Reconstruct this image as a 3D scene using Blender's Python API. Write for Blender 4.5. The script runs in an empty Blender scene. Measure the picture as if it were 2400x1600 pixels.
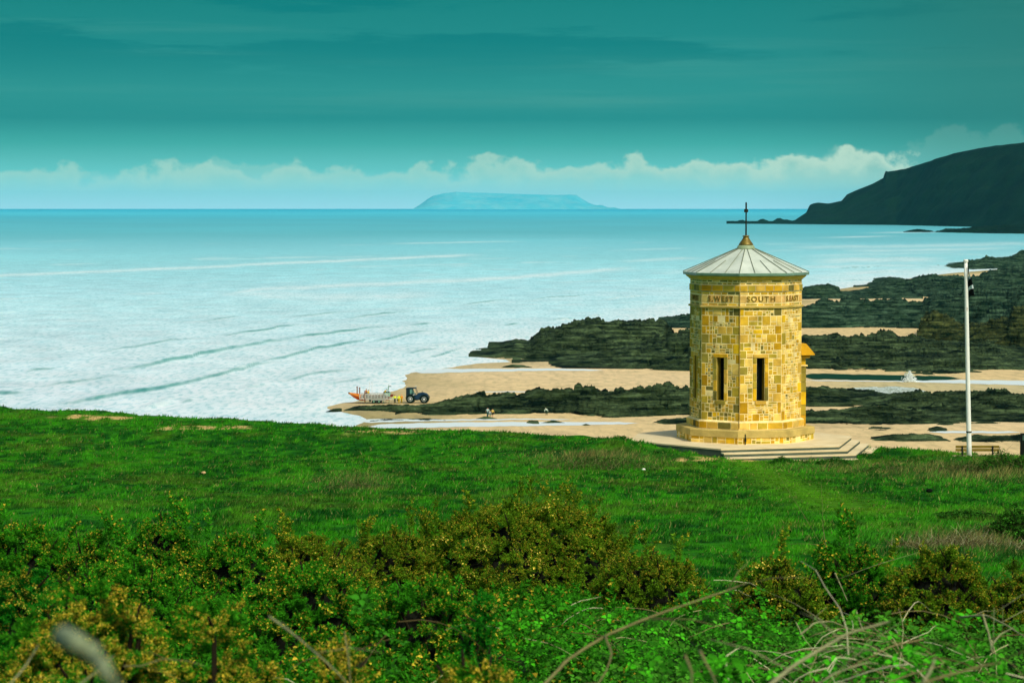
import bpy, math, random
import numpy as np
from mathutils import Vector, Matrix, Euler
random.seed(7); RNG = np.random.default_rng(11)
SC = bpy.context.scene; COL = SC.collection
R = math.radians
# ------------------------------------------------------------------ camera geometry
F = 5667.0; HOR = 485.5; CAMZ = 41.0
PITCH = math.atan((800 - HOR) / F)
CP, SP = math.cos(PITCH), math.sin(PITCH)
def ray(px, py):
    cx = (np.asarray(px, float) - 1200) / F; cy = (800 - np.asarray(py, float)) / F
    return cx, cy * SP + CP, cy * CP - SP
def on_plane(px, py, z=0.0):
    dx, dy, dz = ray(px, py); t = (z - CAMZ) / dz
    return dx * t, dy * t
def at_y(px, py, Y):
    dx, dy, dz = ray(px, py); t = Y / dy
    return dx * t, CAMZ + dz * t
def proj(x, y, z):
    z = z - CAMZ; dep = y * CP - z * SP; u = y * SP + z * CP
    return 1200 + F * x / dep, 800 - F * u / dep
def lin(r, g, b):
    f = lambda c: (c / 255 / 12.92) if c <= 10 else ((c / 255 + 0.055) / 1.055) ** 2.4
    return (f(r), f(g), f(b))
# ------------------------------------------------------------------ numpy noise
def _h(ix, iy, s):
    n = (ix * 374761393 + iy * 668265263 + s * 974634777) & 0x7fffffff
    n = ((n ^ (n >> 13)) * 1274126177) & 0x7fffffff
    return ((n ^ (n >> 16)) & 0xffff) / 65535.0
def vnoise(x, y, s=0):
    x = np.asarray(x, float); y = np.asarray(y, float)
    ix = np.floor(x).astype(np.int64); iy = np.floor(y).astype(np.int64)
    fx = x - ix; fy = y - iy; fx = fx * fx * (3 - 2 * fx); fy = fy * fy * (3 - 2 * fy)
    a = _h(ix, iy, s); b = _h(ix + 1, iy, s); c = _h(ix, iy + 1, s); d = _h(ix + 1, iy + 1, s)
    return a + (b - a) * fx + (c - a) * fy + (a - b - c + d) * fx * fy
def fbm(x, y, s=0, o=4, g=0.5):
    t = 0; a = 1; n = 0
    for k in range(o):
        t = t + a * vnoise(x * 2 ** k, y * 2 ** k, s + k * 17); n += a; a *= g
    return t / n
def sstep(a, b, x):
    t = np.clip((x - a) / (b - a), 0, 1); return t * t * (3 - 2 * t)
# ------------------------------------------------------------------ materials
class NT:
    def __init__(s, name):
        s.m = bpy.data.materials.new(name); s.m.use_nodes = True
        s.t = s.m.node_tree; s.n = s.t.nodes; s.b = s.n['Principled BSDF']
    def node(s, typ, **kw):
        n = s.n.new(typ)
        for k, v in kw.items():
            if k in n.inputs: n.inputs[k].default_value = v
            else: setattr(n, k, v)
        return n
    def link(s, a, b): s.t.links.new(a, b)
    def coord(s, scale=(1, 1, 1), obj=True):
        tc = s.node('ShaderNodeNewGeometry'); mp = s.node('ShaderNodeMapping')
        if obj:
            tc = s.node('ShaderNodeTexCoord'); s.link(tc.outputs['Object'], mp.inputs['Vector'])
        else: s.link(tc.outputs['Position'], mp.inputs['Vector'])
        mp.inputs['Scale'].default_value = scale
        return mp.outputs['Vector']
    def noise(s, vec, scale, detail=4, rough=0.55):
        n = s.node('ShaderNodeTexNoise'); n.inputs['Scale'].default_value = scale
        n.inputs['Detail'].default_value = detail; n.inputs['Roughness'].default_value = rough
        s.link(vec, n.inputs['Vector']); return n.outputs['Fac']
    def ramp(s, fac, stops):
        r = s.node('ShaderNodeValToRGB'); e = r.color_ramp.elements
        while len(e) < len(stops): e.new(0.5)
        for el, (p, c) in zip(e, stops): el.position = p; el.color = (*c, 1) if len(c) == 3 else c
        s.link(fac, r.inputs['Fac']); return r.outputs['Color']
    def mix(s, fac, a, b, mode='MIX'):
        n = s.node('ShaderNodeMix', data_type='RGBA', blend_type=mode)
        for sock, val in ((n.inputs['Factor'], fac), (n.inputs['A'], a), (n.inputs['B'], b)): pass
        ia = [i for i in n.inputs if i.name == 'A' and i.type == 'RGBA'][0]
        ib = [i for i in n.inputs if i.name == 'B' and i.type == 'RGBA'][0]
        fi = n.inputs[0]
        for sock, val in ((fi, fac), (ia, a), (ib, b)):
            if hasattr(val, 'is_linked'): s.link(val, sock)
            elif isinstance(val, (int, float)): sock.default_value = val
            else: sock.default_value = (*val, 1)
        return [o for o in n.outputs if o.type == 'RGBA'][0]
    def attr(s, name='Col'):
        a = s.node('ShaderNodeAttribute'); a.attribute_name = name; return a.outputs['Color']
    def bump(s, h, strength=0.3, dist=0.05):
        b = s.node('ShaderNodeBump'); b.inputs['Strength'].default_value = strength
        b.inputs['Distance'].default_value = dist; s.link(h, b.inputs['Height'])
        s.link(b.outputs['Normal'], s.b.inputs['Normal'])
    def base(s, c, rough=0.8, spec=0.3, metal=0.0):
        if hasattr(c, 'is_linked'): s.link(c, s.b.inputs['Base Color'])
        else: s.b.inputs['Base Color'].default_value = (*c, 1)
        s.b.inputs['Roughness'].default_value = rough
        s.b.inputs['Specular IOR Level'].default_value = spec
        s.b.inputs['Metallic'].default_value = metal
        return s.m
def mat(name, c, rough=0.7, spec=0.3, metal=0.0, var=0.25, scale=3.0, bump=0.0):
    t = NT(name); v = t.coord()
    f = t.noise(v, scale, 5)
    lo = tuple(x * (1 - var) for x in c); hi = tuple(min(1, x * (1 + var)) for x in c)
    if bump: t.bump(t.noise(v, scale * 6, 4), bump, 0.02)
    return t.base(t.ramp(f, [(0.3, lo), (0.7, hi)]), rough, spec, metal)
def vmat(name, rough=0.85, spec=0.2, nscale=6.0, var=0.35, bump=0.0, trans=0.0):
    t = NT(name); v = t.coord(); f = t.noise(v, nscale, 5)
    g = t.ramp(f, [(0.25, (1 - var,) * 3), (0.75, (1 + var,) * 3)])
    c = t.mix(1.0, t.attr(), g, 'MULTIPLY')
    if bump: t.bump(t.noise(v, nscale * 4, 4), bump, 0.02)
    t.base(c, rough, spec)
    if trans:
        tr = t.node('ShaderNodeBsdfTranslucent'); t.link(c, tr.inputs['Color'])
        mx = t.node('ShaderNodeMixShader'); mx.inputs['Fac'].default_value = trans
        t.link(t.b.outputs[0], mx.inputs[1]); t.link(tr.outputs[0], mx.inputs[2])
        t.link(mx.outputs[0], t.n['Material Output'].inputs['Surface'])
    return t.m
# ------------------------------------------------------------------ mesh helpers
def np_mesh(name, V, Fc, m=None, cols=None, smooth=False, parent=None, attrs=None):
    """V (n,3); Fc (k,3|4) int array"""
    me = bpy.data.meshes.new(name); V = np.asarray(V, np.float32); Fc = np.asarray(Fc, np.int32)
    k = Fc.shape[1]
    me.vertices.add(len(V)); me.vertices.foreach_set('co', V.ravel())
    me.loops.add(Fc.size); me.loops.foreach_set('vertex_index', Fc.ravel())
    me.polygons.add(len(Fc)); me.polygons.foreach_set('loop_start', np.arange(0, Fc.size, k, dtype=np.int32))
    if smooth: me.polygons.foreach_set('use_smooth', np.ones(len(Fc), bool))
    if cols is not None:
        a = me.color_attributes.new('Col', 'FLOAT_COLOR', 'POINT')
        c = np.ones((len(V), 4), np.float32); c[:, :3] = cols; a.data.foreach_set('color', c.ravel())
    me.update(calc_edges=True); me.validate()
    return link(name, me, m, parent)
def link(name, me, m=None, parent=None):
    o = bpy.data.objects.new(name, me); COL.objects.link(o)
    if m: me.materials.append(m)
    if parent: o.parent = parent
    return o
def tag(o, label=None, cat=None, group=None, kind=None):
    if label: o['label'] = label
    if cat: o['category'] = cat
    if group: o['group'] = group
    if kind: o['kind'] = kind
    return o
def empty(name, loc, label, cat, group=None, rz=0.0):
    o = bpy.data.objects.new(name, None); COL.objects.link(o); o.location = loc; o.rotation_euler = (0, 0, rz)
    o.empty_display_size = 0.2
    return tag(o, label, cat, group)
class MB:
    def __init__(s): s.v = []; s.f = []; s.c = []; s.col = (1, 1, 1)
    def add(s, vs, fs):
        o = len(s.v); s.v += [tuple(p) for p in vs]; s.f += [tuple(i + o for i in f) for f in fs]; s.c += [s.col] * len(vs); return s
    def box(s, c, d, rot=None):
        x, y, z = (k / 2 for k in d)
        vs = [Vector((a * x, b * y, e * z)) for a in (-1, 1) for b in (-1, 1) for e in (-1, 1)]
        if rot: M = Euler(rot).to_matrix(); vs = [M @ p for p in vs]
        c = Vector(c)
        return s.add([p + c for p in vs], [(0, 1, 3, 2), (4, 6, 7, 5), (0, 4, 5, 1), (2, 3, 7, 6), (0, 2, 6, 4), (1, 5, 7, 3)])
    def tube(s, pts, rad, n=8, caps=True):
        pts = [Vector(p) for p in pts]; vs = []; fs = []
        if not hasattr(rad, '__len__'): rad = [rad] * len(pts)
        up = Vector((0, 0, 1)); prev = None
        for i, p in enumerate(pts):
            t = (pts[min(i + 1, len(pts) - 1)] - pts[max(i - 1, 0)]).normalized()
            if prev is None:
                a = t.cross(up if abs(t.z) < 0.9 else Vector((1, 0, 0))).normalized()
            else:
                a = (prev - t * prev.dot(t)).normalized()
            prev = a; b = t.cross(a)
            for k in range(n):
                th = 2 * math.pi * k / n; vs.append(p + (a * math.cos(th) + b * math.sin(th)) * rad[i])
        for i in range(len(pts) - 1):
            for k in range(n):
                k2 = (k + 1) % n; fs.append((i * n + k, i * n + k2, (i + 1) * n + k2, (i + 1) * n + k))
        if caps: fs += [tuple(range(n - 1, -1, -1)), tuple((len(pts) - 1) * n + k for k in range(n))]
        return s.add(vs, fs)
    def lathe(s, prof, n=32, c=(0, 0, 0), rot0=0.0, axis='z'):
        vs = []; fs = []
        for (r, z) in prof:
            for k in range(n):
                th = rot0 + 2 * math.pi * k / n; p = (r * math.sin(th), -r * math.cos(th), z)
                if axis == 'y': p = (p[0], z, p[1])
                vs.append((p[0] + c[0], p[1] + c[1], p[2] + c[2]))
        for i in range(len(prof) - 1):
            for k in range(n):
                k2 = (k + 1) % n; fs.append((i * n + k, i * n + k2, (i + 1) * n + k2, (i + 1) * n + k))
        fs += [tuple(range(n - 1, -1, -1)), tuple((len(prof) - 1) * n + k for k in range(n))]
        return s.add(vs, fs)
    def prism(s, poly, z0, z1):
        n = len(poly)
        return s.add([(x, y, z0) for x, y in poly] + [(x, y, z1) for x, y in poly],
                     [tuple(range(n - 1, -1, -1)), tuple(range(n, 2 * n))] + [(k, (k + 1) % n, n + (k + 1) % n, n + k) for k in range(n)])
    def side(s, poly, y0, y1):      # polygon in x,z extruded along y
        n = len(poly)
        return s.add([(x, y0, z) for x, z in poly] + [(x, y1, z) for x, z in poly],
                     [tuple(range(n)), tuple(range(2 * n - 1, n - 1, -1))] + [(k, n + k, n + (k + 1) % n, (k + 1) % n) for k in range(n)])
    def ell(s, c, r, nu=12, nv=8):
        prof = [(math.sin(math.pi * i / nv), -math.cos(math.pi * i / nv)) for i in range(nv + 1)]
        vs = []; fs = []
        for (q, z) in prof:
            for k in range(nu):
                th = 2 * math.pi * k / nu; vs.append((c[0] + r[0] * q * math.cos(th), c[1] + r[1] * q * math.sin(th), c[2] + r[2] * z))
        for i in range(nv):
            for k in range(nu):
                k2 = (k + 1) % nu; fs.append((i * nu + k, i * nu + k2, (i + 1) * nu + k2, (i + 1) * nu + k))
        return s.add(vs, fs)
    def build(s, name, m, parent=None, smooth=False, cols=False, bevel=0.0):
        me = bpy.data.meshes.new(name); me.from_pydata(s.v, [], s.f); me.update()
        if cols:
            a = me.color_attributes.new('Col', 'FLOAT_COLOR', 'POINT')
            c = np.ones((len(s.v), 4), np.float32); c[:, :3] = s.c; a.data.foreach_set('color', c.ravel())
        if smooth: me.polygons.foreach_set('use_smooth', np.ones(len(me.polygons), bool))
        o = link(name, me, m, parent)
        if bevel:
            b = o.modifiers.new('Bevel', 'BEVEL'); b.width = bevel; b.segments = 2; b.limit_method = 'ANGLE'
        return o
def grid_faces(nr, nc):
    i = np.arange(nr - 1)[:, None] * nc + np.arange(nc - 1)[None, :]
    return np.stack([i, i + 1, i + nc + 1, i + nc], -1).reshape(-1, 4)
# ------------------------------------------------------------------ camera, world, sun
cam = bpy.data.cameras.new('camera'); co = bpy.data.objects.new('camera', cam); COL.objects.link(co)
co.location = (0, 0, CAMZ); co.rotation_euler = (R(90) - PITCH, 0, 0)
cam.sensor_width = 36; cam.lens = 85; cam.clip_start = 0.1; cam.clip_end = 200000
cam.dof.use_dof = True; cam.dof.focus_distance = 100; cam.dof.aperture_fstop = 7.5
SC.camera = co
SC.render.engine = 'CYCLES'; SC.cycles.use_denoising = True
SC.cycles.max_bounces = 6; SC.cycles.diffuse_bounces = 3; SC.cycles.volume_bounces = 1; SC.cycles.transparent_max_bounces = 8
SC.view_settings.view_transform = 'Standard'; SC.view_settings.look = 'None'
SC.view_settings.exposure = 0.2; SC.view_settings.gamma = 1
SUN_EL, SUN_AZ = R(46), R(146)
sd = Vector((math.sin(SUN_AZ) * math.cos(SUN_EL), math.cos(SUN_AZ) * math.cos(SUN_EL), math.sin(SUN_EL)))
sl = bpy.data.lights.new('sun', 'SUN'); so = bpy.data.objects.new('sun', sl); COL.objects.link(so)
sl.energy = 2.3; sl.angle = R(5); sl.color = (1.0, 0.93, 0.78)
so.rotation_euler = sd.to_track_quat('Z', 'Y').to_euler()
def build_world():
    w = bpy.data.worlds.new('World'); SC.world = w; w.use_nodes = True
    t = NT.__new__(NT); t.t = w.node_tree; t.n = w.node_tree.nodes; t.m = None
    bg = t.n['Background']
    tc = t.node('ShaderNodeTexCoord'); sx = t.node('ShaderNodeSeparateXYZ'); t.link(tc.outputs['Generated'], sx.inputs[0])
    X, Y, Z = sx.outputs
    def math_(op, a, b=None, c=None, clamp=False):
        n = t.node('ShaderNodeMath', operation=op, use_clamp=clamp)
        for i, v in enumerate((a, b, c)):
            if v is None: continue
            if hasattr(v, 'is_linked'): t.link(v, n.inputs[i])
            else: n.inputs[i].default_value = v
        return n.outputs[0]
    def smooth(v, a, b):
        n = t.node('ShaderNodeMapRange', interpolation_type='SMOOTHSTEP')
        t.link(v, n.inputs['Value'])
        for k, val in (('From Min', a), ('From Max', b)):
            if hasattr(val, 'is_linked'): t.link(val, n.inputs[k])
            else: n.inputs[k].default_value = val
        return n.outputs['Result']
    az = math_('DIVIDE', X, math_('MAXIMUM', math_('ABSOLUTE', Y), 0.02))
    def vec(a, b, sa, sb, off=0.0):
        c = t.node('ShaderNodeCombineXYZ'); t.link(math_('MULTIPLY', a, sa), c.inputs[0]); t.link(math_('MULTIPLY', b, sb), c.inputs[1])
        c.inputs[2].default_value = off; return c.outputs[0]
    low = t.ramp(math_('DIVIDE', Z, 0.1), SKY_RAMP)
    # long thin streaks of stratus across the upper part
    st = t.noise(vec(az, Z, 3.2, 75.0, 1.7), 1.0, 5, 0.6)
    st2 = t.noise(vec(az, Z, 7.0, 60.0, 8.2), 1.0, 6, 0.62)
    low = t.mix(math_('MULTIPLY', smooth(st, 0.47, 0.75), math_('MULTIPLY', smooth(Z, 0.028, 0.05), 0.55)), low, lin(72, 146, 136))
    low = t.mix(math_('MULTIPLY', smooth(st2, 0.48, 0.58), math_('MULTIPLY', smooth(Z, 0.045, 0.072), 0.75)), low, lin(2, 112, 112))
    low = t.mix(math_('MULTIPLY', smooth(az, 0.08, 0.22), 0.5), low, lin(44, 104, 94))
    # cumulus bank along the horizon, a faint tier of towers behind it
    b2 = t.noise(vec(az, Z, 21.0, 26.0, 9.4), 1.0, 6, 0.55); r2 = smooth(az, -0.02, 0.12)
    d2 = math_('SUBTRACT', math_('ADD', math_('ADD', 0.004, math_('MULTIPLY', r2, 0.012)), math_('MULTIPLY', math_('SUBTRACT', b2, 0.44), 0.085)), Z)
    low = t.mix(math_('MULTIPLY', math_('MULTIPLY', smooth(d2, 0.0, 0.004), smooth(Z, 0.002, 0.018)), math_('SUBTRACT', 0.30, math_('MULTIPLY', smooth(az, 0.12, 0.18), 0.2))), low, lin(170, 204, 184))
    big = t.noise(vec(az, Z, 9.0, 3.0, 3.3), 1.0, 3, 0.5)
    bil = t.noise(vec(az, Z, 62.0, 75.0, 5.1), 1.0, 6, 0.52)
    right = smooth(az, -0.08, 0.16)
    top = math_('ADD', math_('ADD', 0.0108, math_('MULTIPLY', right, 0.0052)), math_('MULTIPLY', big, 0.010))
    top = math_('ADD', top, math_('MULTIPLY', math_('SUBTRACT', bil, 0.5), 0.029))
    d = math_('SUBTRACT', top, Z)
    body = smooth(d, -0.0005, 0.003)
    fade = math_('MULTIPLY', smooth(Z, 0.0005, 0.016), math_('ADD', 0.44, math_('MULTIPLY', right, 0.44)))
    rim = math_('SUBTRACT', 1.0, smooth(d, 0.001, 0.011))
    low = t.mix(math_('MULTIPLY', math_('MULTIPLY', body, fade), math_('ADD', 0.45, math_('MULTIPLY', rim, 0.6))), low, lin(190, 214, 190))
    sky = t.node('ShaderNodeTexSky', sky_type='NISHITA'); sky.sun_disc = False; sky.sun_elevation = SUN_EL; sky.sun_rotation = SUN_AZ
    sky.air_density = 1.0; sky.dust_density = 3.0; sky.ozone_density = 1.0
    hi = t.mix(1.0, sky.outputs[0], (1.05, 1.12, 0.98), 'MULTIPLY')
    low10 = t.node('ShaderNodeVectorMath', operation='SCALE'); t.link(low, low10.inputs[0]); low10.inputs['Scale'].default_value = 10.0
    allc = t.mix(smooth(Z, 0.10, 0.32), low10.outputs[0], hi)
    t.link(allc, bg.inputs['Color']); bg.inputs['Strength'].default_value = 0.1
SKY_RAMP = [(0.0, lin(176, 216, 226)), (0.05, lin(158, 208, 212)), (0.10, lin(132, 200, 198)), (0.15, lin(100, 184, 178)), (0.26, lin(62, 156, 147)), (0.36, lin(32, 128, 124)), (0.48, lin(40, 134, 129)), (0.66, lin(30, 127, 124)), (0.86, lin(20, 120, 116))]
build_world()
# ================================================================== SEA
def poly_y(pts, px):
    p = np.array(pts, float); return np.interp(px, p[:, 0], p[:, 1])
SHORE = [(560, 2600), (600, 2500), (626, 2400), (640, 2230), (660, 2080), (690, 1880), (705, 1800), (720, 1720), (735, 1650), (752, 1580), (768, 1440), (785, 1290), (803, 1237),
         (836, 1095), (843, 1178), (848, 1190), (852, 1110), (858, 1060), (863, 1035), (868, 1020), (874, 965), (880, 950), (887, 942), (894, 937), (898, 944),
         (903, 947), (907, 935), (915, 912), (925, 880), (932, 858), (938, 838), (946, 808), (952, 780), (958, 770), (964, 795), (972, 830), (980, 850), (985, 862),
         (1000, 840), (1015, 800), (1060, 600), (1200, -200), (2000, -2500)]
SHp = np.array(SHORE, float)
def shore_x(y):                       # world x of the water's edge at distance y
    px, py = proj(np.zeros_like(y), y, np.zeros_like(y))
    s = np.interp(py, SHp[:, 0], SHp[:, 1])
    return (s - 1200) / F * y
def beach_h(x, y):
    x = np.asarray(x, float); y = np.asarray(y, float)
    d = x - shore_x(y) + (fbm(x * 0.05, y * 0.05, 5) - 0.5) * 6
    return np.clip(0.011 * d, -0.7, 0.30) + 0.10 * sstep(30, 200, d)
def bz(x, y): return float(beach_h(np.array([x]), np.array([y]))[0])
WAVES = [  # polyline (px,py), height, foam
    ([(255, 822), (391, 799), (450, 792)], .5, 0), ([(293, 866), (361, 854), (408, 843), (451, 838), (472, 830), (531, 820), (595, 807), (667, 795)], 1.1, 0),
    ([(680, 793), (787, 778), (893, 766)], .75, 0), ([(612, 848), (663, 837), (723, 822), (799, 807), (872, 791)], .8, 0),
    ([(153, 944), (213, 937), (281, 924), (378, 911), (425, 900), (489, 884), (544, 871), (604, 855), (638, 846)], .8, 0),
    ([(544, 871), (575, 863), (602, 855)], .6, 1), ([(667, 892), (723, 877), (808, 867)], .5, 0), ([(570, 911), (633, 899)], .5, 1),
    ([(336, 956), (375, 949), (402, 941)], .9, 1), ([(425, 941), (452, 936)], .5, 0), ([(64, 869), (127, 862)], .5, 0), ([(-40, 926), (0, 922), (51, 918)], .55, 0),
    ([(100, 905), (180, 893), (260, 880)], .45, 0), ([(531, 784), (638, 769), (700, 760)], .55, 0), ([(965, 761), (1010, 757)], .6, 0), ([(690, 742), (800, 730)], .4, 0),
    ([(880, 800), (960, 782), (1000, 775)], .6, 0), ([(1010, 812), (1060, 808), (1085, 803)], .5, 1), ([(1185, 762), (1215, 758)], .5, 0), ([(1290, 750), (1350, 747)], .6, 1),
    ([(1380, 741), (1420, 737)], .6, 1), ([(1090, 712), (1180, 703)], .5, 0), ([(480, 752), (560, 742)], .4, 0), ([(820, 744), (900, 733), (960, 729)], .5, 0),
    ([(1000, 838), (1040, 829), (1085, 814)], .5, 0), ([(960, 826), (1020, 817)], .5, 0), ([(1250, 700), (1380, 692)], .5, 0), ([(1420, 700), (1520, 690)], .5, 1),
    ([(745, 905), (800, 895), (880, 880)], .3, 0), ([(900, 862), (960, 851), (1010, 843)], .45, 1), ([(830, 850), (900, 838)], .4, 1),
    ([(2030, 640), (2140, 636)], .8, 1), ([(1930, 660), (2040, 655)], .8, 1), ([(2200, 598), (2320, 596)], 1, 1), ([(2060, 606), (2160, 603)], 1., 1), ([(1950, 630), (2080, 626)], 1., 0)]
STREAKS = [([(1880, 580), (2420, 571)], 4, .5), ([(1920, 612), (2190, 607)], 6, .7), ([(2000, 588), (2360, 582)], 3, .6), ([(1900, 668), (2010, 660)], 8, .7), ([(1880, 626), (2160, 621)], 4, .6), ([(1950, 640), (2240, 634)], 6, .8), ([(2050, 545), (2240, 543)], 1.5, .5), ([(-200, 655), (0, 646), (400, 629), (1100, 598)], 3.0, .8), ([(540, 688), (600, 679), (900, 664), (1200, 652), (1460, 630)], 4.5, .75),
           ([(560, 690), (760, 695), (1000, 690)], 9.0, .55), ([(720, 712), (860, 697), (1000, 688)], 4, .35), ([(930, 571), (1200, 566)], 1.5, .5), ([(1480, 612), (1620, 606)], 3, .6),
           ([(1950, 556), (2080, 553)], 1.5, .6), ([(1560, 640), (1610, 636)], 4, .5), ([(1900, 650), (2240, 640)], 7, .6), ([(1900, 600), (2250, 590)], 3, .4), ([(0, 820), (250, 812)], 4, .4)]
def build_sea():
    pys = np.concatenate([np.geomspace(4.3, 40, 70) + HOR, np.arange(HOR + 40.6, 720, 0.8), np.arange(720, 1012, 0.5), [1030, 1060, 1120, 1250, 1500, 2200]])
    pxs = np.concatenate([[-14000, -7000, -3000, -1200, -500], np.arange(-160, 2561, 5.0), [2900, 3600, 5200, 9000, 14000]])
    PX, PY = np.meshgrid(pxs, pys)
    X, Y = on_plane(PX, PY, 0.0)
    Zv = np.zeros_like(X)
    # water colour by distance offshore, turquoise to milky, with pale sky reflection painted in
    ST = [(489, (22, 150, 178)), (493, (40, 165, 190)), (499, (80, 190, 205)), (507, (72, 178, 192)), (516, (84, 174, 184)), (545, (98, 180, 186)), (575, (132, 200, 205)), (610, (150, 210, 212)), (690, (182, 224, 226)), (780, (202, 235, 235)), (860, (214, 242, 241)), (930, (222, 245, 244)), (2300, (222, 245, 244))]
    sy = np.array([s[0] for s in ST], float); sc = np.array([lin(*s[1]) for s in ST])
    C = np.stack([np.interp(PY, sy, sc[:, k]) for k in range(3)], -1)
    mott = fbm(X * 0.004, Y * 0.002, 3, 4) - 0.5
    C = np.minimum(C * 1.22, .93); wt = sstep(560, 800, PY)[..., None] * .35; C = C * (1 - wt) + np.array(lin(226, 242, 242)) * wt; C = C * np.array([.96, .985, 1.04]); C *= (1 + 0.22 * mott)[..., None]
    rip = fbm(X / 9.0, Y / 14.0, 9, 3) - 0.5
    C *= (1 + 0.34 * rip * sstep(560, 640, PY))[..., None]
    white = np.array(lin(243, 251, 252))
    # swash near the beach is white with foam
    ds = shore_x(Y) - X
    near = sstep(570, 625, PY) * sstep(1030, 1010, PY)
    w = np.clip(1.05 - ds / (26 + 0.05 * np.clip(Y - 500, 0, 900)), 0, 1) * near
    w = np.clip(w + (fbm(X * 0.05, Y * 0.02, 21, 4) - 0.5) * 0.45 * (w > 0.02), 0, 1)
    w2 = sstep(170, 20, ds) * near * sstep(0.40, 0.7, fbm(X * 0.02, Y * 0.012, 31, 4)) * 0.5
    foam = np.maximum(w, w2)
    for pts, wd, amt in STREAKS:
        p = np.array(pts, float); inside = sstep(p[0, 0] - 60, p[0, 0] + 60, PX) * sstep(p[-1, 0] + 60, p[-1, 0] - 60, PX)
        d = (PY - poly_y(pts, PX) + (fbm(PX * .012, PY * 0.02, 77) - .5) * wd * 1.3) / wd
        foam = np.maximum(foam, np.exp(-d * d) * inside * amt * (0.55 + 0.7 * fbm(PX * 0.02, PY * .25, 61)))
    # far wind lines
    foam = np.maximum(foam, sstep(0.66, 0.8, fbm(PX * 0.006, (PY + PX * 0.02) * 0.22, 41, 4)) * 0.35 * sstep(545, 600, PY))
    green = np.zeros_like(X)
    for i, (pts, h, fo) in enumerate(WAVES):
        p = np.array(pts, float); L = p[-1, 0] - p[0, 0]; e = min(80, L * .4)
        inside = sstep(p[0, 0] - e * .7, p[0, 0] + e, PX) * sstep(p[-1, 0] + e * .7, p[-1, 0] - e, PX)
        inside = inside * (0.55 + 0.6 * fbm(PX * 0.03, PY * 0 + i, 55))
        py0 = poly_y(pts, PX) + (vnoise(PX * 0.035, PY * 0 + i * 7.3, 4) - .5) * 4
        X0, Y0 = on_plane(PX, py0, 0.0); d = Y - Y0          # metres behind the crest
        prof = np.where(d < 0, np.exp(-(d / 3.2) ** 2), np.exp(-(d / 9.0) ** 2))
        Zv += h * prof * inside
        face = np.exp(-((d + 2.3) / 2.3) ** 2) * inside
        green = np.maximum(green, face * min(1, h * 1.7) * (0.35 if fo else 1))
        foam = np.maximum(foam, fo * np.exp(-((d + 3.5) / 6.0) ** 2) * inside * 1.0 * sstep(.25, .5, fbm(X * .3, Y * .15, 91)))
        foam = np.maximum(foam, (1 - fo) * 0.6 * np.exp(-((d + 9) / 5.0) ** 2) * inside)
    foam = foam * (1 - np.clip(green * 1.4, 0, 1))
    C = C * (1 - foam[..., None]) + white * foam[..., None]
    g = np.clip(green * 0.95, 0, 1)[..., None]; C = C * (1 - g) + np.array(lin(48, 142, 132)) * g  # shading of the wave faces painted into the water as darker green
    Zv *= sstep(-4, 12, ds)
    Zv += (fbm(X * 0.03, Y * 0.05, 8, 3) - .5) * 0.25 * sstep(0, 40, ds) * (Y < 3000)
    t = NT('sea_water'); v = t.coord((1, 0.7, 1), obj=False)
    n1 = t.noise(v, 0.35, 6, 0.62)
    t.bump(n1, 0.55, 0.6)
    f = t.noise(t.coord((.75, .17, 1), obj=False), 1.0, 3, 0.6); f_ = t.noise(t.coord((.12, .035, 1), obj=False), 1.0, 4, 0.65)
    g2 = t.mix(1.0, t.ramp(f, [(0.36, (0.60, .80, .81)), (0.52, (1.03,) * 3)]), t.ramp(f_, [(.36, (.84, .93, .94)), (.55, (1.02,) * 3)]), 'MULTIPLY')
    m = t.base(t.mix(1.0, t.attr(), g2, 'MULTIPLY'), 0.42, 0.35)
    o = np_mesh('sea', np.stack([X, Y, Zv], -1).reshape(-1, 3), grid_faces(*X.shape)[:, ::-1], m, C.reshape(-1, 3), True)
    tag(o, 'pale turquoise sea with low waves rolling onto the beach', 'sea', kind='structure')
build_sea()
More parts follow.
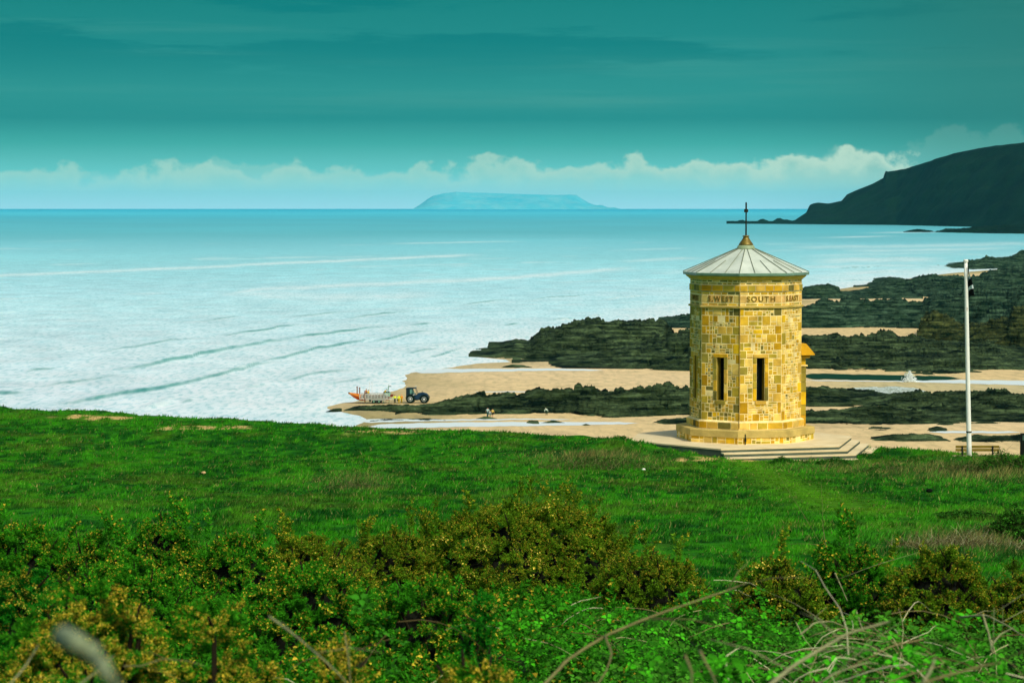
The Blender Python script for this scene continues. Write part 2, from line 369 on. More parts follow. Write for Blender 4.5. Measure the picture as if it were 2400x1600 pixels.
# ================================================================== BEACH
def build_beach():
    pys = np.concatenate([np.arange(566, 700, 2.2), np.arange(700, 1012, 1.1), [1020, 1035, 1060, 1100, 1200, 1400, 1900]])
    pxs = np.concatenate([np.arange(690, 2501, 4.0), [2600, 2800, 3200, 4200]])
    PX, PY = np.meshgrid(pxs, pys); X, Y = on_plane(PX, PY, 0.0)
    Zv = beach_h(X, Y); d = X - shore_x(Y)
    dry = np.array(lin(226, 197, 141)); wet = np.array(lin(168, 152, 98)); pale = np.array(lin(232, 205, 160))
    k = sstep(0, 28, d + (fbm(X * .04, Y * .04, 12) - .5) * 30)[..., None]
    C = wet * (1 - k) + dry * k
    q = sstep(.45, .7, fbm(X * .012, Y * .012, 14, 4))[..., None]; C = C * (1 - .5 * q) + pale * .5 * q
    # damp greenish hollow in front of the right hand reef, darker weed strands on the open sand
    damp = sstep(1880, 2000, PX) * sstep(893, 902, PY) * sstep(938, 925, PY); C = C * (1 - .45 * damp[..., None]) + np.array(lin(172, 172, 128)) * .45 * damp[..., None]
    wd = sstep(.66, .72, fbm(X * .05, Y * .10, 15, 4)) * sstep(1040, 1150, PX) * sstep(1500, 1350, PX) * sstep(880, 888, PY) * sstep(918, 905, PY)
    C = C * (1 - .45 * wd[..., None]) + np.array(lin(120, 110, 60)) * .45 * wd[..., None]
    wd = sstep(.60, .70, fbm(X * .02, Y * .06, 16, 4)) * sstep(985, 1000, PY); C = C * (1 - .18 * wd[..., None])
    t = NT('sand'); f = t.noise(t.coord((1, .5, 1), obj=False), .35, 6, .65); g = t.mix(1, t.ramp(f, [(.3, (.80,) * 3), (.7, (1.1,) * 3)]), t.ramp(t.noise(t.coord((.7, .12, 1), obj=False), 1.0, 3, .6), [(.34, (.82, .84, .82)), (.5, (1,) * 3)]), 'MULTIPLY')
    t.bump(f, .4, .15); m = t.base(t.mix(1, t.attr(), g, 'MULTIPLY'), .7, .25)
    o = np_mesh('beach', np.stack([X, Y, Zv], -1).reshape(-1, 3), grid_faces(*X.shape)[:, ::-1], m, C.reshape(-1, 3), True)
    tag(o, 'wide sandy beach uncovered by the low tide', 'beach', kind='structure')
    # thin sheets of water left lying on the sand
    tw = NT('wet_film'); tw.bump(tw.noise(tw.coord((1, .4, 1), obj=False), .5, 4), .15, .05); mw = tw.base(lin(236, 246, 246), .35, .4)  # white sky reflection put into the film's base colour
    td = NT('pool_water'); td.bump(td.noise(td.coord((1, .4, 1), obj=False), .6, 4), .1, .05); md = td.base(lin(16, 58, 38), .6, .02)
    tg = NT('wet_gravel'); fg = tg.noise(tg.coord((1, .3, 1), obj=False), 1.6, 3, .8); mg = tg.base(tg.ramp(fg, [(.42, lin(150, 158, 132)), (.58, lin(226, 236, 228))]), .4, .4)
    def sheet(top, bot, m, name, lab, cat):
        a = max(top[0][0], bot[0][0]); b = min(top[-1][0], bot[-1][0]); px = np.arange(a, b + .1, 4.0); n = len(px)
        tp = poly_y(top, px); bt = poly_y(bot, px); mid = (tp + bt) / 2; j = (vnoise(px * .06, px * 0 + top[0][1]) - .5) * 1.6
        e = np.minimum(sstep(0, 40, px - a), sstep(0, 40, b - px)); tp = mid + (tp - mid) * e + j * e; bt = mid + (bt - mid) * e + j * e
        rows = np.linspace(0, 1, 5)[:, None]; PY = tp + (bt - tp) * rows; PX = np.broadcast_to(px, PY.shape)
        X, Y = on_plane(PX, PY, 0.1); Zs = beach_h(X, Y) + 0.03
        o = np_mesh(name, np.stack([X, Y, Zs], -1).reshape(-1, 3), grid_faces(5, n)[:, ::-1], m, None, True)
        tag(o, lab, cat, kind='structure')
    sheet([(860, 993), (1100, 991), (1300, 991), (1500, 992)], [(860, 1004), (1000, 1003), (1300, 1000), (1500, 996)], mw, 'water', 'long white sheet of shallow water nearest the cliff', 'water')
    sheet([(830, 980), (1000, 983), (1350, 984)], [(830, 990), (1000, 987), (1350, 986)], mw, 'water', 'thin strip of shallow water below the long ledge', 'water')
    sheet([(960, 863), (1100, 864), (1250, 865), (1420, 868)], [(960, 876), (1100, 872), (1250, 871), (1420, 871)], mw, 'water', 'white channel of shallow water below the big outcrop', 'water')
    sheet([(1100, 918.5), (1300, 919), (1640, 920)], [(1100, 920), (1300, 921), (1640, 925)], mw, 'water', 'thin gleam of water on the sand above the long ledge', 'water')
    sheet([(1870, 876), (2000, 880), (2130, 881), (2260, 887)], [(1870, 890), (2000, 893), (2130, 894), (2260, 893)], md, 'water', 'dark still pool under the right hand reef', 'water')
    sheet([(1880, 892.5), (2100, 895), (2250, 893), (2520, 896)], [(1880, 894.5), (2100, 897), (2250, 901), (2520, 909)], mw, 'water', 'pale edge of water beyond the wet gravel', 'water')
    sheet([(1930, 918), (2000, 911), (2100, 908), (2180, 914)], [(1930, 921), (2000, 926), (2100, 931), (2180, 927)], mg, 'beach', 'sparkling patch of wet gravel on the sand', 'gravel')
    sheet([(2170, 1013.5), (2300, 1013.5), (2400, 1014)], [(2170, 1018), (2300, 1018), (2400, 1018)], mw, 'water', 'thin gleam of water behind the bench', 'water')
build_beach()
# ================================================================== ROCKS
def rock_mat(name, dark, light, brown):
    t = NT(name); v = t.coord(obj=False)
    a = t.noise(v, .12, 8, .68); cv = t.coord((.10, .16, 2.4), obj=False); mpn = cv.node; mpn.inputs['Rotation'].default_value = (R(4), R(9), 0); mpn.vector_type = 'POINT'
    b0 = t.noise(cv, .62, 6, .7); b1 = t.noise(t.coord((.5, .5, 1.2), obj=False), .55, 7, .75)
    mx_ = t.node('ShaderNodeMath', operation='MULTIPLY_ADD'); t.link(b0, mx_.inputs[0]); mx_.inputs[1].default_value = .62; m2_ = t.node('ShaderNodeMath', operation='MULTIPLY'); t.link(b1, m2_.inputs[0]); m2_.inputs[1].default_value = .38; t.link(m2_.outputs[0], mx_.inputs[2]); b = mx_.outputs[0]
    c = t.ramp(b, [(.44, dark), (.525, tuple(.7 * x + .3 * y for x, y in zip(dark, light))), (.63, light)])  # dark and pale beds, with shadow contrast painted into the dark end
    c = t.mix(t.ramp(a, [(.5, (0, 0, 0)), (.72, (.6,) * 3)]), c, brown)
    t.bump(b, .8, 1.3)
    return t.base(c, .9, .06)
RM = rock_mat('reef_rock', lin(2, 18, 11), lin(94, 116, 76), lin(38, 54, 20))
RMG = rock_mat('far_reef_rock', lin(4, 28, 22), lin(84, 114, 86), lin(34, 60, 38))
RMB = rock_mat('lichen_rock', lin(4, 24, 12), lin(98, 108, 60), lin(58, 58, 18))
def cells(x, y, seed, tilt=.6):
    ix = np.floor(x).astype(np.int64); iy = np.floor(y).astype(np.int64); best = np.full(x.shape, 9.0); val = np.zeros(x.shape); b2 = best.copy()
    for dx in (-1, 0, 1):
        for dy in (-1, 0, 1):
            jx, jy = ix + dx, iy + dy; ox = jx + _h(jx, jy, seed) - x; oy_ = jy + _h(jx, jy, seed + 1) - y; d = ox * ox + oy_ * oy_
            v = _h(jx, jy, seed + 2) + tilt * ((_h(jx, jy, seed + 3) - .5) * ox + (_h(jx, jy, seed + 4) - .5) * oy_)
            m = d < best; b2 = np.where(m, best, np.minimum(b2, d)); val = np.where(m, v, val); best = np.where(m, d, best)
    return val - .35 * np.exp(-(np.sqrt(b2) - np.sqrt(best)) / .07)
def reef(name, lab, top, bot, w1, w2, m, seed, rough=0.35, step=2.0, z0=None, nv=64, tilt=0.0, cat='rock'):
    a = max(top[0][0], bot[0][0]); b = min(top[-1][0], bot[-1][0]); px = np.arange(a, b + step * .5, step); n = len(px)
    tp = poly_y(top, px); bt = poly_y(bot, px); base = 0.0; rk = cat == 'rock'
    xn, yn = on_plane(px, bt, base)
    taper = np.minimum(np.clip((px - a) / 26, 0.06, 1), np.clip((b - px) / 26, 0.06, 1)) ** .6 if rk else np.ones(n)
    W1 = w1 * taper * (.8 + .4 * fbm(px * .008, px * 0, seed, 2)); W2 = w2 * taper
    yc = yn + W1; _, zc = at_y(px, tp, yc); zc = np.maximum(zc, .05)
    if rk: zc = zc * (.86 + .26 * fbm(px * .10, px * 0 + 3, seed, 4, .65))
    k3 = np.ones(13) / 13 if n > 40 else np.ones(1); zs = np.convolve(np.pad(zc, len(k3) // 2, 'edge'), k3, 'valid')   # smooth height for the foreslope
    vs = np.concatenate([np.linspace(0, 1, nv), 1 + np.linspace(0, 1, max(8, nv // 3))[1:]])
    Vv = vs[:, None] * np.ones(n); Y = np.where(Vv <= 1, yn + W1 * Vv, yc + W2 * (Vv - 1)); X = (px - 1200) / F * Y
    q = (22.0 / w1) ** .6 if rk else 26.0 / w1; k = sstep(.62, .97, Vv); ZC = zs * (1 - k) + zc * k
    XR = X + tilt * (Y - Y.mean()) * .0
    YR = Y - tilt * X * .25
    big = fbm(X * .045 * q, YR * .11 * q, seed + 5, 4, .55); iso = fbm(X * .22 * q, YR * .30 * q, seed + 7, 4, .6)
    rid = 1 - np.abs(2 * fbm(X * .05 * q, YR * .34 * q, seed + 9, 4, .6) - 1)
    t = np.where(Vv <= 1, Vv, 2 - Vv); tt = np.clip(t + (big - .5) * rough * 1.5 * 4 * t * (1 - t), 0, 1)
    N = 5.0; u = tt * N + iso * 1.2 * rough; fl = np.floor(u); fr = u - fl; ter = (fl + sstep(.45, 1.0, fr) * .85 + fr * .15) / N
    s = tt ** .85 * (1 - rough * .9) + ter * rough * .9
    env = np.clip(5 * s, 0, 1) * np.clip(4 * (1 - t) + .06, 0, 1)
    amp = np.minimum(ZC, 3 + ZC * .3)
    Zv = ZC * s + amp * env * rough * (1.1 * (rid - .6) + 1.2 * (iso - .5))
    Zv = Zv + np.clip(ZC, 0, 6 if rk else 30) * (.10 if rk else .05) * (fbm(X * .9 * q, YR * 1.1 * q, seed + 13, 3) - .5) * 2 * np.clip(env + .25, 0, 1)
    blk = cells(X * .13 * q + iso * .8, YR * .22 * q + big, seed + 21) - .4; blk2 = cells(X * .42 * q, YR * .6 * q + iso, seed + 23) - .4
    if rk: Zv = Zv + np.clip(env + .2, 0, 1) * (amp * .42 * blk + np.minimum(amp, 3) * .30 * blk2)
    if rk: Zv = Zv - (1 - sstep(0, .25, t)) * amp * .45 * sstep(.42, .75, fbm(X * .10 * q, YR * .10 * q, seed + 15, 3))
    Zv = np.where((Vv <= 0) | (Vv >= 2), -.6, Zv)
    if rk: Zv = np.where((Vv > 0) & (Vv < 2), Zv + beach_h(X, Y) * .8, Zv)
    return np_mesh(name, np.stack([X, Y, Zv], -1).reshape(-1, 3), grid_faces(*X.shape)[:, ::-1], m, None, False)
def rock(lab, top, bot, w1, w2, m=RM, seed=1, **k):
    return tag(reef('rock_outcrop', lab, top, bot, w1, w2, m, seed, **k), lab, 'rock', 'reefs on the beach')
rock('craggy dark outcrop with a jagged crest reaching into the sea', [(1098, 835), (1122, 822), (1147, 811), (1169, 811), (1190, 806), (1215, 802), (1237, 805), (1267, 784), (1291, 779), (1316, 768), (1346, 756), (1381, 752), (1403, 754), (1419, 758), (1435, 755), (1457, 763), (1484, 755), (1498, 762), (1531, 760), (1558, 765), (1574, 776), (1584, 792)],
     [(1098, 836.5), (1163, 842), (1245, 844), (1326, 842), (1450, 838), (1584, 830)], 62, 40, RM, 3, rough=.5)
rock('low dark shelf of rock in front of the craggy outcrop, left of the tower', [(1199, 850), (1226, 841), (1262, 842), (1300, 838), (1340, 833), (1400, 828), (1500, 814), (1582, 795), (1640, 782), (1760, 781)],
     [(1199, 852), (1250, 858), (1299, 866), (1446, 867), (1616, 873), (1760, 874)], 46, 60, RM, 5, rough=.42)
rock('small low rock on the sand by the white channel', [(1175, 862), (1200, 856), (1247, 862)], [(1175, 863), (1210, 864), (1247, 864)], 7, 7, RM, 6)
rock('distant low rock just left of the tower, behind the outcrop', [(1512, 756), (1560, 747), (1600, 742), (1640, 738), (1720, 742)], [(1512, 762), (1560, 770), (1640, 775), (1720, 775)], 50, 40, RMG, 7)
rock('low dark ledge on the sand just below the lifeboat and tractor', [(804, 961), (828, 955), (863, 951), (888, 949.5), (900, 952), (935, 952), (960, 953.5), (990, 953), (1020, 950), (1050, 950)], [(804, 962.5), (880, 964), (930, 968), (1000, 970), (1050, 966)], 6, 4, RM, 10, rough=.5, tilt=.8)
rock('long slanting ledge with a square step, right of the tractor', [(925, 972), (960, 966), (990, 956), (1018, 947), (1060, 941), (1082, 934), (1136, 927), (1140, 937), (1163, 933), (1201, 931), (1245, 926), (1272, 920), (1299, 922), (1326, 916), (1362, 911), (1381, 919), (1422, 926), (1463, 923), (1517, 920), (1580, 915), (1616, 918), (1700, 918)],
     [(925, 973.5), (1000, 975), (1100, 975), (1180, 974), (1340, 973), (1380, 979), (1430, 983), (1616, 977), (1700, 977)], 17, 12, RM, 11, rough=.5, tilt=.8)
rock('slim dark rock at the water edge, left end of the long ledge', [(762, 964), (780, 959), (801, 957)], [(762, 965.5), (780, 966), (801, 964)], 4, 4, RM, 12)
for lab, t0, b0, w in (('thin flat rock in the shallow water under the long ledge', [(866, 986), (900, 984), (950, 986), (1000, 983), (1045, 986)], [(866, 988), (950, 989), (1045, 988)], 4),
                   ('little pointed rock beneath the walking family', [(1115, 983), (1138, 978), (1165, 983)], [(1115, 984.5), (1140, 986), (1165, 984.5)], 3),
                   ('square little rock in the white water', [(1234, 992), (1240, 988), (1262, 989), (1264, 995)], [(1234, 995), (1250, 997), (1264, 997)], 2.5),
                   ('long little rock right of the square one', [(1268, 994), (1295, 988), (1325, 993)], [(1268, 995.5), (1295, 996), (1325, 995)], 3),
                   ('tiny flat rock at the foot of the white water', [(1362, 999), (1374, 996), (1386, 999)], [(1362, 1000), (1374, 1001), (1386, 1000)], 2),
                   ('dark rock close against the tower foot, on its sea side', [(1530, 993), (1560, 986), (1600, 983), (1660, 982)], [(1530, 995), (1560, 998), (1600, 998), (1660, 999)], 6)):
    rock(lab, t0, b0, w, w, RM, 20 + len(lab))
rock('far dark point of rocks jutting left beside the flagpole top', [(2184, 622), (2212, 619), (2256, 615), (2267, 610), (2300, 609), (2313, 601), (2333, 607), (2366, 604), (2388, 593), (2410, 586), (2560, 560)],
     [(2184, 625), (2200, 629), (2256, 630), (2282, 632), (2344, 630), (2410, 626), (2560, 620)], 110, 80, RMG, 31, rough=.45)
rock('broad dark reef behind the upper flagpole', [(2000, 672), (2017, 666), (2035, 664), (2048, 658), (2086, 652), (2112, 657), (2152, 656), (2172, 651), (2194, 647), (2212, 652), (2234, 651), (2256, 654), (2289, 652), (2311, 643), (2344, 633), (2377, 629), (2410, 622), (2560, 600)],
     [(2000, 673), (2060, 676), (2150, 696), (2260, 704), (2410, 706), (2560, 706)], 120, 90, RMG, 33, rough=.5)
rock('grey reef beside the tower roof, cut off square above the sand', [(1800, 680), (1880, 676), (1911, 670), (1946, 671), (1968, 676), (1970, 687), (1990, 688), (2017, 684), (2035, 678), (2057, 674), (2110, 676), (2165, 690)],
     [(1800, 700), (1880, 702), (1968, 702), (2060, 702), (2165, 702)], 60, 50, RMG, 35, rough=.4)
rock('wide weed covered reef right of the tower, below the far sand strip', [(1800, 735), (1880, 724), (1898, 719), (1917, 707), (1940, 704), (1968, 712), (1986, 705), (2013, 705), (2017, 714), (2030, 705), (2039, 715), (2079, 706), (2101, 702), (2123, 704), (2126, 710), (2163, 710), (2168, 700), (2212, 694), (2300, 690), (2410, 684), (2560, 676)],
     [(1800, 772), (1880, 774), (2160, 774), (2300, 790), (2410, 800), (2560, 800)], 80, 70, RMG, 37, rough=.55)
rock('brown lichen tinged hump behind the flagpole', [(2150, 790), (2159, 752), (2167, 744), (2190, 736), (2218, 746), (2256, 768), (2289, 763), (2322, 758), (2366, 752), (2377, 727), (2410, 738), (2560, 720)],
     [(2150, 806), (2200, 812), (2300, 824), (2410, 832), (2560, 836)], 48, 50, RMB, 39, rough=.45)
rock('flat weedy ledge behind the dark pool', [(1800, 796), (1880, 793), (1968, 790), (2057, 790), (2090, 786), (2101, 790), (2156, 797), (2256, 806), (2410, 808), (2560, 808)],
     [(1800, 873), (1880, 874), (2035, 876), (2123, 876), (2130, 881), (2207, 884), (2267, 879), (2410, 876), (2560, 876)], 95, 30, RM, 41, rough=.6)
rock('dark ledge behind the middle of the flagpole, upper of two', [(1840, 920), (1880, 918), (1934, 916), (1986, 921), (2038, 925), (2072, 931), (2158, 924), (2166, 930), (2227, 928), (2279, 921), (2313, 915), (2365, 919), (2379, 927), (2410, 927), (2560, 930)],
     [(1840, 955), (1900, 957), (2050, 957), (2100, 968), (2200, 978), (2410, 984), (2560, 984)], 24, 18, RM, 43, rough=.5, tilt=-.5)
rock('lower dark ledge in front of the upper one, right of the tower foot', [(1840, 972), (1900, 968), (1962, 964), (2055, 958), (2110, 962), (2200, 972), (2300, 972), (2410, 968), (2560, 965)],
     [(1840, 996), (1960, 999), (2003, 1000), (2141, 999), (2210, 997), (2348, 997), (2410, 995), (2560, 995)], 14, 10, RM, 45, rough=.5)
rock('low streak of rock on the sand left of the flagpole', [(2024, 1010), (2050, 1005), (2090, 1006), (2150, 1010)], [(2024, 1012), (2080, 1013), (2150, 1012)], 5, 4, RM, 47)
rock('low streak of rock crossing behind the flagpole above the bench', [(2153, 1014), (2185, 1008), (2200, 1003), (2228, 1010), (2300, 1008), (2352, 1012), (2440, 1013)], [(2153, 1016), (2200, 1017), (2300, 1014), (2440, 1016)], 5, 4, RM, 48)
rock('humped dark rock on the sand between steps and bench', [(2000, 1035), (2060, 1027), (2140, 1019), (2190, 1023), (2232, 1036)], [(2000, 1037), (2100, 1039), (2232, 1039)], 6, 5, RM, 49)
rock('dark rock directly behind the bench back', [(2220, 1038), (2250, 1030), (2290, 1025), (2370, 1027), (2400, 1022), (2470, 1015)], [(2220, 1040), (2300, 1041), (2380, 1041), (2470, 1042)], 6, 5, RM, 50)
rock('small dark rock on the sand by the reef, middle of the strip', [(2190, 998), (2220, 994), (2248, 998)], [(2190, 999), (2220, 1001), (2248, 999)], 3, 3, RM, 51)
# far headland and island
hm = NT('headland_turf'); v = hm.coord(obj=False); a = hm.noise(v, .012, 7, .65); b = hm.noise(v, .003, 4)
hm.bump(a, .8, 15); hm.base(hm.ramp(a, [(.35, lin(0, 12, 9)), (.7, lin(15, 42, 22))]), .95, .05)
HT = [(1690, 523.5), (1709, 518), (1725, 520), (1743, 516), (1765, 517), (1790, 514.5), (1812, 516), (1835, 512), (1850, 514), (1869, 511), (1889, 498), (1896, 481), (1905, 477), (1916, 475), (1940, 477), (1971, 471), (1984, 456), (2008, 445), (2042, 432), (2068, 418), (2073, 401), (2080, 403), (2120, 396), (2158, 384), (2199, 370), (2246, 357), (2321, 343), (2400, 335), (2600, 322), (3200, 300), (4200, 330)]
_r = random.Random(4); HT = [(1702, 523.8)] + [(x_, 522.5 - _r.choice((1, 3, 6, 8, 10)) * min(1, (x_ - 1695) / 50) - max(0, x_ - 1800) * .05) for x_ in range(1708, 1866, 8)] + [q for q in HT if q[0] > 1866]
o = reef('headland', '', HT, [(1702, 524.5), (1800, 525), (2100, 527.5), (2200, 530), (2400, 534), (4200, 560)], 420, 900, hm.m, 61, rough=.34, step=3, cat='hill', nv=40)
tag(o, 'tall dark headland sloping into the sea', 'headland', kind='structure')
rock('chain of far black rocks below the headland', [(2116, 542), (2135, 539), (2150, 536), (2170, 539), (2190, 542), (2202, 540), (2216, 536), (2250, 535), (2290, 530), (2330, 529), (2400, 524), (2560, 516)], [(2116, 544), (2180, 544.5), (2300, 547), (2400, 548), (2560, 550)], 160, 200, hm.m, 63)
im = NT('hazed_island_rock'); v = im.coord(obj=False); a = im.noise(v, .0016, 6, .65); b = im.noise(im.coord((1, 1, .2), obj=False), .004, 5)
im.base(im.mix(im.ramp(b, [(.45, (0, 0, 0)), (.62, (.28,) * 3)]), im.ramp(a, [(.35, lin(74, 172, 192)), (.7, lin(108, 186, 196))]), lin(150, 190, 196)), .95, .05)  # blue of the distant air painted into the island's base colour
IT = [(970, 489), (987, 478), (1002, 467), (1015, 459), (1040, 453), (1066, 450.5), (1070, 449), (1075, 450.5), (1130, 452), (1193, 454), (1257, 456), (1308, 457), (1334, 456), (1351, 457), (1367, 468), (1380, 475.5), (1395, 481), (1410, 480.5), (1425, 486.5), (1440, 486.2), (1452, 489.5)]
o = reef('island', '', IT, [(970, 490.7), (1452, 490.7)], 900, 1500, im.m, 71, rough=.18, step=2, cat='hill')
tag(o, 'long flat topped island on the horizon', 'island', kind='structure')
# haze
hz = MB(); hz.box((0, 28500, 199), (76000, 58000, 402)); hm2 = bpy.data.materials.new('haze_air'); hm2.use_nodes = True
nt = hm2.node_tree; nt.nodes.remove(nt.nodes['Principled BSDF']); pv = nt.nodes.new('ShaderNodeVolumePrincipled')
pv.inputs['Color'].default_value = (.15, .82, .97, 1); pv.inputs['Density'].default_value = 1.15e-5; pv.inputs['Anisotropy'].default_value = 0.0
nt.links.new(pv.outputs[0], nt.nodes['Material Output'].inputs['Volume'])
ho = hz.build('haze', hm2); tag(ho, 'pale sea haze lying over the whole bay', 'haze', kind='stuff')
# ================================================================== CLIFF TOP GROUND
TX, TY, ZP = 9.67, 100.0, 31.44
EDGE = [(-120, 160), (-60, 142), (-27.5, 130), (-10.6, 120), (-2, 114), (5.3, 107), (9, 106), (14, 104), (17, 99), (20, 97.5), (60, 92), (120, 80)]
DROP = [(-40, 1.2), (0, 1.75), (3, 2.1), (10, 3.0), (20, 4.0), (30, 4.95), (45, 6.3), (60, 7.5), (80, 9.0), (90, 9.75), (97, 10.05), (110, 10.5), (130, 10.85), (200, 11.5)]
ED = np.array(EDGE, float); DR = np.array(DROP, float)
def ground_z(x, y, detail=True):
    x = np.asarray(x, float); y = np.asarray(y, float)
    yy = y[..., None] + np.array([-4., -2, 0, 2, 4]); z = CAMZ - np.interp(yy, DR[:, 0], DR[:, 1]).mean(-1)
    z = z + .55 * np.exp(-((x - 5.2) / 3.2) ** 2 - ((y - 99) / 4.0) ** 2) - .16 * np.exp(-((x - 12.5) / 3.6) ** 2 - ((y - 94.6) / 2.2) ** 2)
    # rough hummock left of the steps, low bank by the flagpole
    z = z + .5 * np.exp(-((x - 3.0) / 2.6) ** 2 - ((y - 88) / 2.2) ** 2) + .35 * np.exp(-((x - 18) / 4) ** 2 - ((y - 91) / 1.6) ** 2)
    z = z + .35 * (fbm(x * .12, y * .10, 101, 2) - .5) * sstep(25, 40, y) + .2 * np.exp(-((x + 14) / 9) ** 2 - ((y - 112) / 4) ** 2)
    if detail:
        z = z + .16 * (fbm(x * .9, y * .7, 103, 3) - .5) * sstep(15, 30, y)
    e = np.interp(x, ED[:, 0], ED[:, 1]) + (fbm(x * .35, y * 0, 105, 4) - .5) * 3.0
    over = np.clip(y - e, 0, None)
    drop = .35 * np.minimum(over, 1) ** 2 + 1.8 * np.clip(over - .7, 0, None)
    # level pad under the tower
    d = np.hypot(x - TX, y - TY); pad = sstep(5.2, 4.2, d)
    z = np.where(pad > 0, z * (1 - pad) + np.minimum(z, ZP - .5) * pad, z)
    return np.maximum(z - np.where(d < 5.4, 0, drop), -.9)
def gz(x, y): return float(ground_z(np.array([x]), np.array([y]))[0])
def bare_mask(x, y):
    px, py = proj(x, y, ground_z(x, y, False))
    def blob(cx, cy, sx, sy): return np.exp(-((px - cx) / sx) ** 2 - ((py - cy) / sy) ** 2)
    m = blob(480, 1003, 190, 9) + blob(230, 978, 170, 9) + .8 * blob(900, 1013, 220, 11) + blob(1690, 1078, 260, 9) * .9 + .7 * blob(2080, 1084, 90, 8) + blob(1510, 1052, 120, 8) * .8 
    n = fbm(x * 1.7, y * .8, 111, 4)
    return sstep(.36, .50, m * 0.56 * (0.0 + 1.7 * n))
def path_mask(x, y):
    px, py = proj(x, y, ground_z(x, y, False))
    c = np.interp(py, [1060, 1090, 1130, 1170, 1230], [1740, 1765, 1830, 1930, 2120]); w = np.interp(py, [1060, 1100, 1200], [70, 60, 120])
    return np.exp(-((px - c) / w) ** 2) * sstep(1230, 1180, py) * sstep(1060, 1080, py)
GREEN1, GREEN2, GREEN3 = np.array(lin(9, 76, 3)), np.array(lin(50, 132, 6)), np.array(lin(104, 130, 30))
TAN = np.array(lin(196, 168, 104)); SCRUB = np.array(lin(88, 98, 52))
def scrub_mask(x, y):
    px, py = proj(x, y, ground_z(x, y, False))
    b = lambda cx, cy, sx, sy: np.exp(-((px - cx) / sx) ** 2 - ((py - cy) / sy) ** 2)
    return np.clip(b(1400, 1075, 150, 16) + b(2280, 1105, 190, 22) * 1.1 + .6 * b(830, 1130, 90, 22) + b(2290, 1270, 170, 26) + .5 * b(1950, 1095, 120, 14), 0, 1)
def turf_col(x, y):
    n1 = fbm(x * .28, y * .14, 121, 4)[..., None]; n2 = fbm(x * 2.8, y * 1.1, 123, 4)[..., None]
    k = sstep(.36, .62, .3 * n1 + .7 * n2); C = GREEN1 * (1 - k) + GREEN2 * k
    q = sstep(.52, .7, fbm(x * .5, y * .3, 127, 5))[..., None] * .26; C = C * (1 - q) + GREEN3 * q
    p = path_mask(x, y)[..., None] * .6; C = C * (1 - p) + np.array(lin(92, 150, 16)) * p
    s = scrub_mask(x, y)[..., None] * .6; C = C * (1 - s) + SCRUB * s
    return C
def build_ground():
    xs = np.concatenate([np.linspace(-120, -36, 22), np.arange(-35, 30.1, .33), np.linspace(32, 110, 24)])
    ys = np.concatenate([np.linspace(-40, -2, 14), np.arange(-1, 138, .33), np.linspace(139, 210, 60)])
    X, Y = np.meshgrid(xs, ys); Zv = ground_z(X, Y)
    C = turf_col(X, Y) * .8; b = bare_mask(X, Y)[..., None]; C = C * (1 - b) + TAN * b
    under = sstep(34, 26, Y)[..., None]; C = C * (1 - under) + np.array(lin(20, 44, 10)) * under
    ov = sstep(1.5, 4, Y - np.interp(X, ED[:, 0], ED[:, 1]))[..., None]; C = C * (1 - ov) + np.array(lin(60, 62, 40)) * ov
    o = np_mesh('ground', np.stack([X, Y, Zv], -1).reshape(-1, 3), grid_faces(*X.shape), vmat('turf', .95, .05, 4.0, .4, .5), C.reshape(-1, 3), True)
    tag(o, 'grassy clifftop sloping down towards the tower', 'ground', kind='structure')
build_ground()
# ================================================================== TOWER
ROT = R(-11.2)
def octv(r, k): a = ROT + R(45) * k; return Vector((r * math.sin(a), -r * math.cos(a), 0))
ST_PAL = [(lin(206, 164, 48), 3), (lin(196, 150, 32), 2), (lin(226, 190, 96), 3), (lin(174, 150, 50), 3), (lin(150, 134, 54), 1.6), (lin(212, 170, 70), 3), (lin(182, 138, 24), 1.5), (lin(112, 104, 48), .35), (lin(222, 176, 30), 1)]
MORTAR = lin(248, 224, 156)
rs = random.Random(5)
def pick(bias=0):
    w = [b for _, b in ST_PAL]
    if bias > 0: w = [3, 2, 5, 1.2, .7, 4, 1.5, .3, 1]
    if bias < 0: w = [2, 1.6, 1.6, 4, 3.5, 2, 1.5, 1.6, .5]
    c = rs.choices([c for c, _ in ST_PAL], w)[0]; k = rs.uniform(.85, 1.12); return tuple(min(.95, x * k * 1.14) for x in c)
stone_m = vmat('sandstone', .92, .12, 2.6, .34, .35)
tower = empty('stone_tower', (TX, TY, ZP), 'octagonal yellow stone lookout tower with a pale metal roof and slit windows', 'tower')
class Face:
    def __init__(s, r, k):
        a, b = octv(r, k), octv(r, k + 1); s.w = (b - a).length; s.t = (b - a).normalized(); s.o = (a + b) / 2; s.n = s.o.normalized()
    def p(s, u, v, d=0.0): q = s.o + s.t * u + s.n * d; return (q.x, q.y, v)
def stone(mb, f, u0, u1, v0, v1, col, g=.015, pr=.008):
    u0 += g; u1 -= g; v0 += g; v1 -= g
    if u1 - u0 < .03 or v1 - v0 < .02: return
    i = min(.012, (u1 - u0) * .2, (v1 - v0) * .2); j = lambda: rs.uniform(-.25, .35) * i; pr *= rs.uniform(.6, 1.3)
    mb.col = col
    mb.add([f.p(u0, v0), f.p(u1, v0), f.p(u1, v1), f.p(u0, v1), f.p(u0 + i + j(), v0 + i + j(), pr), f.p(u1 - i - j(), v0 + i + j(), pr), f.p(u1 - i - j(), v1 - i - j(), pr), f.p(u0 + i + j(), v1 - i - j(), pr)],
           [(4, 5, 6, 7), (0, 1, 5, 4), (1, 2, 6, 5), (2, 3, 7, 6), (3, 0, 4, 7)])
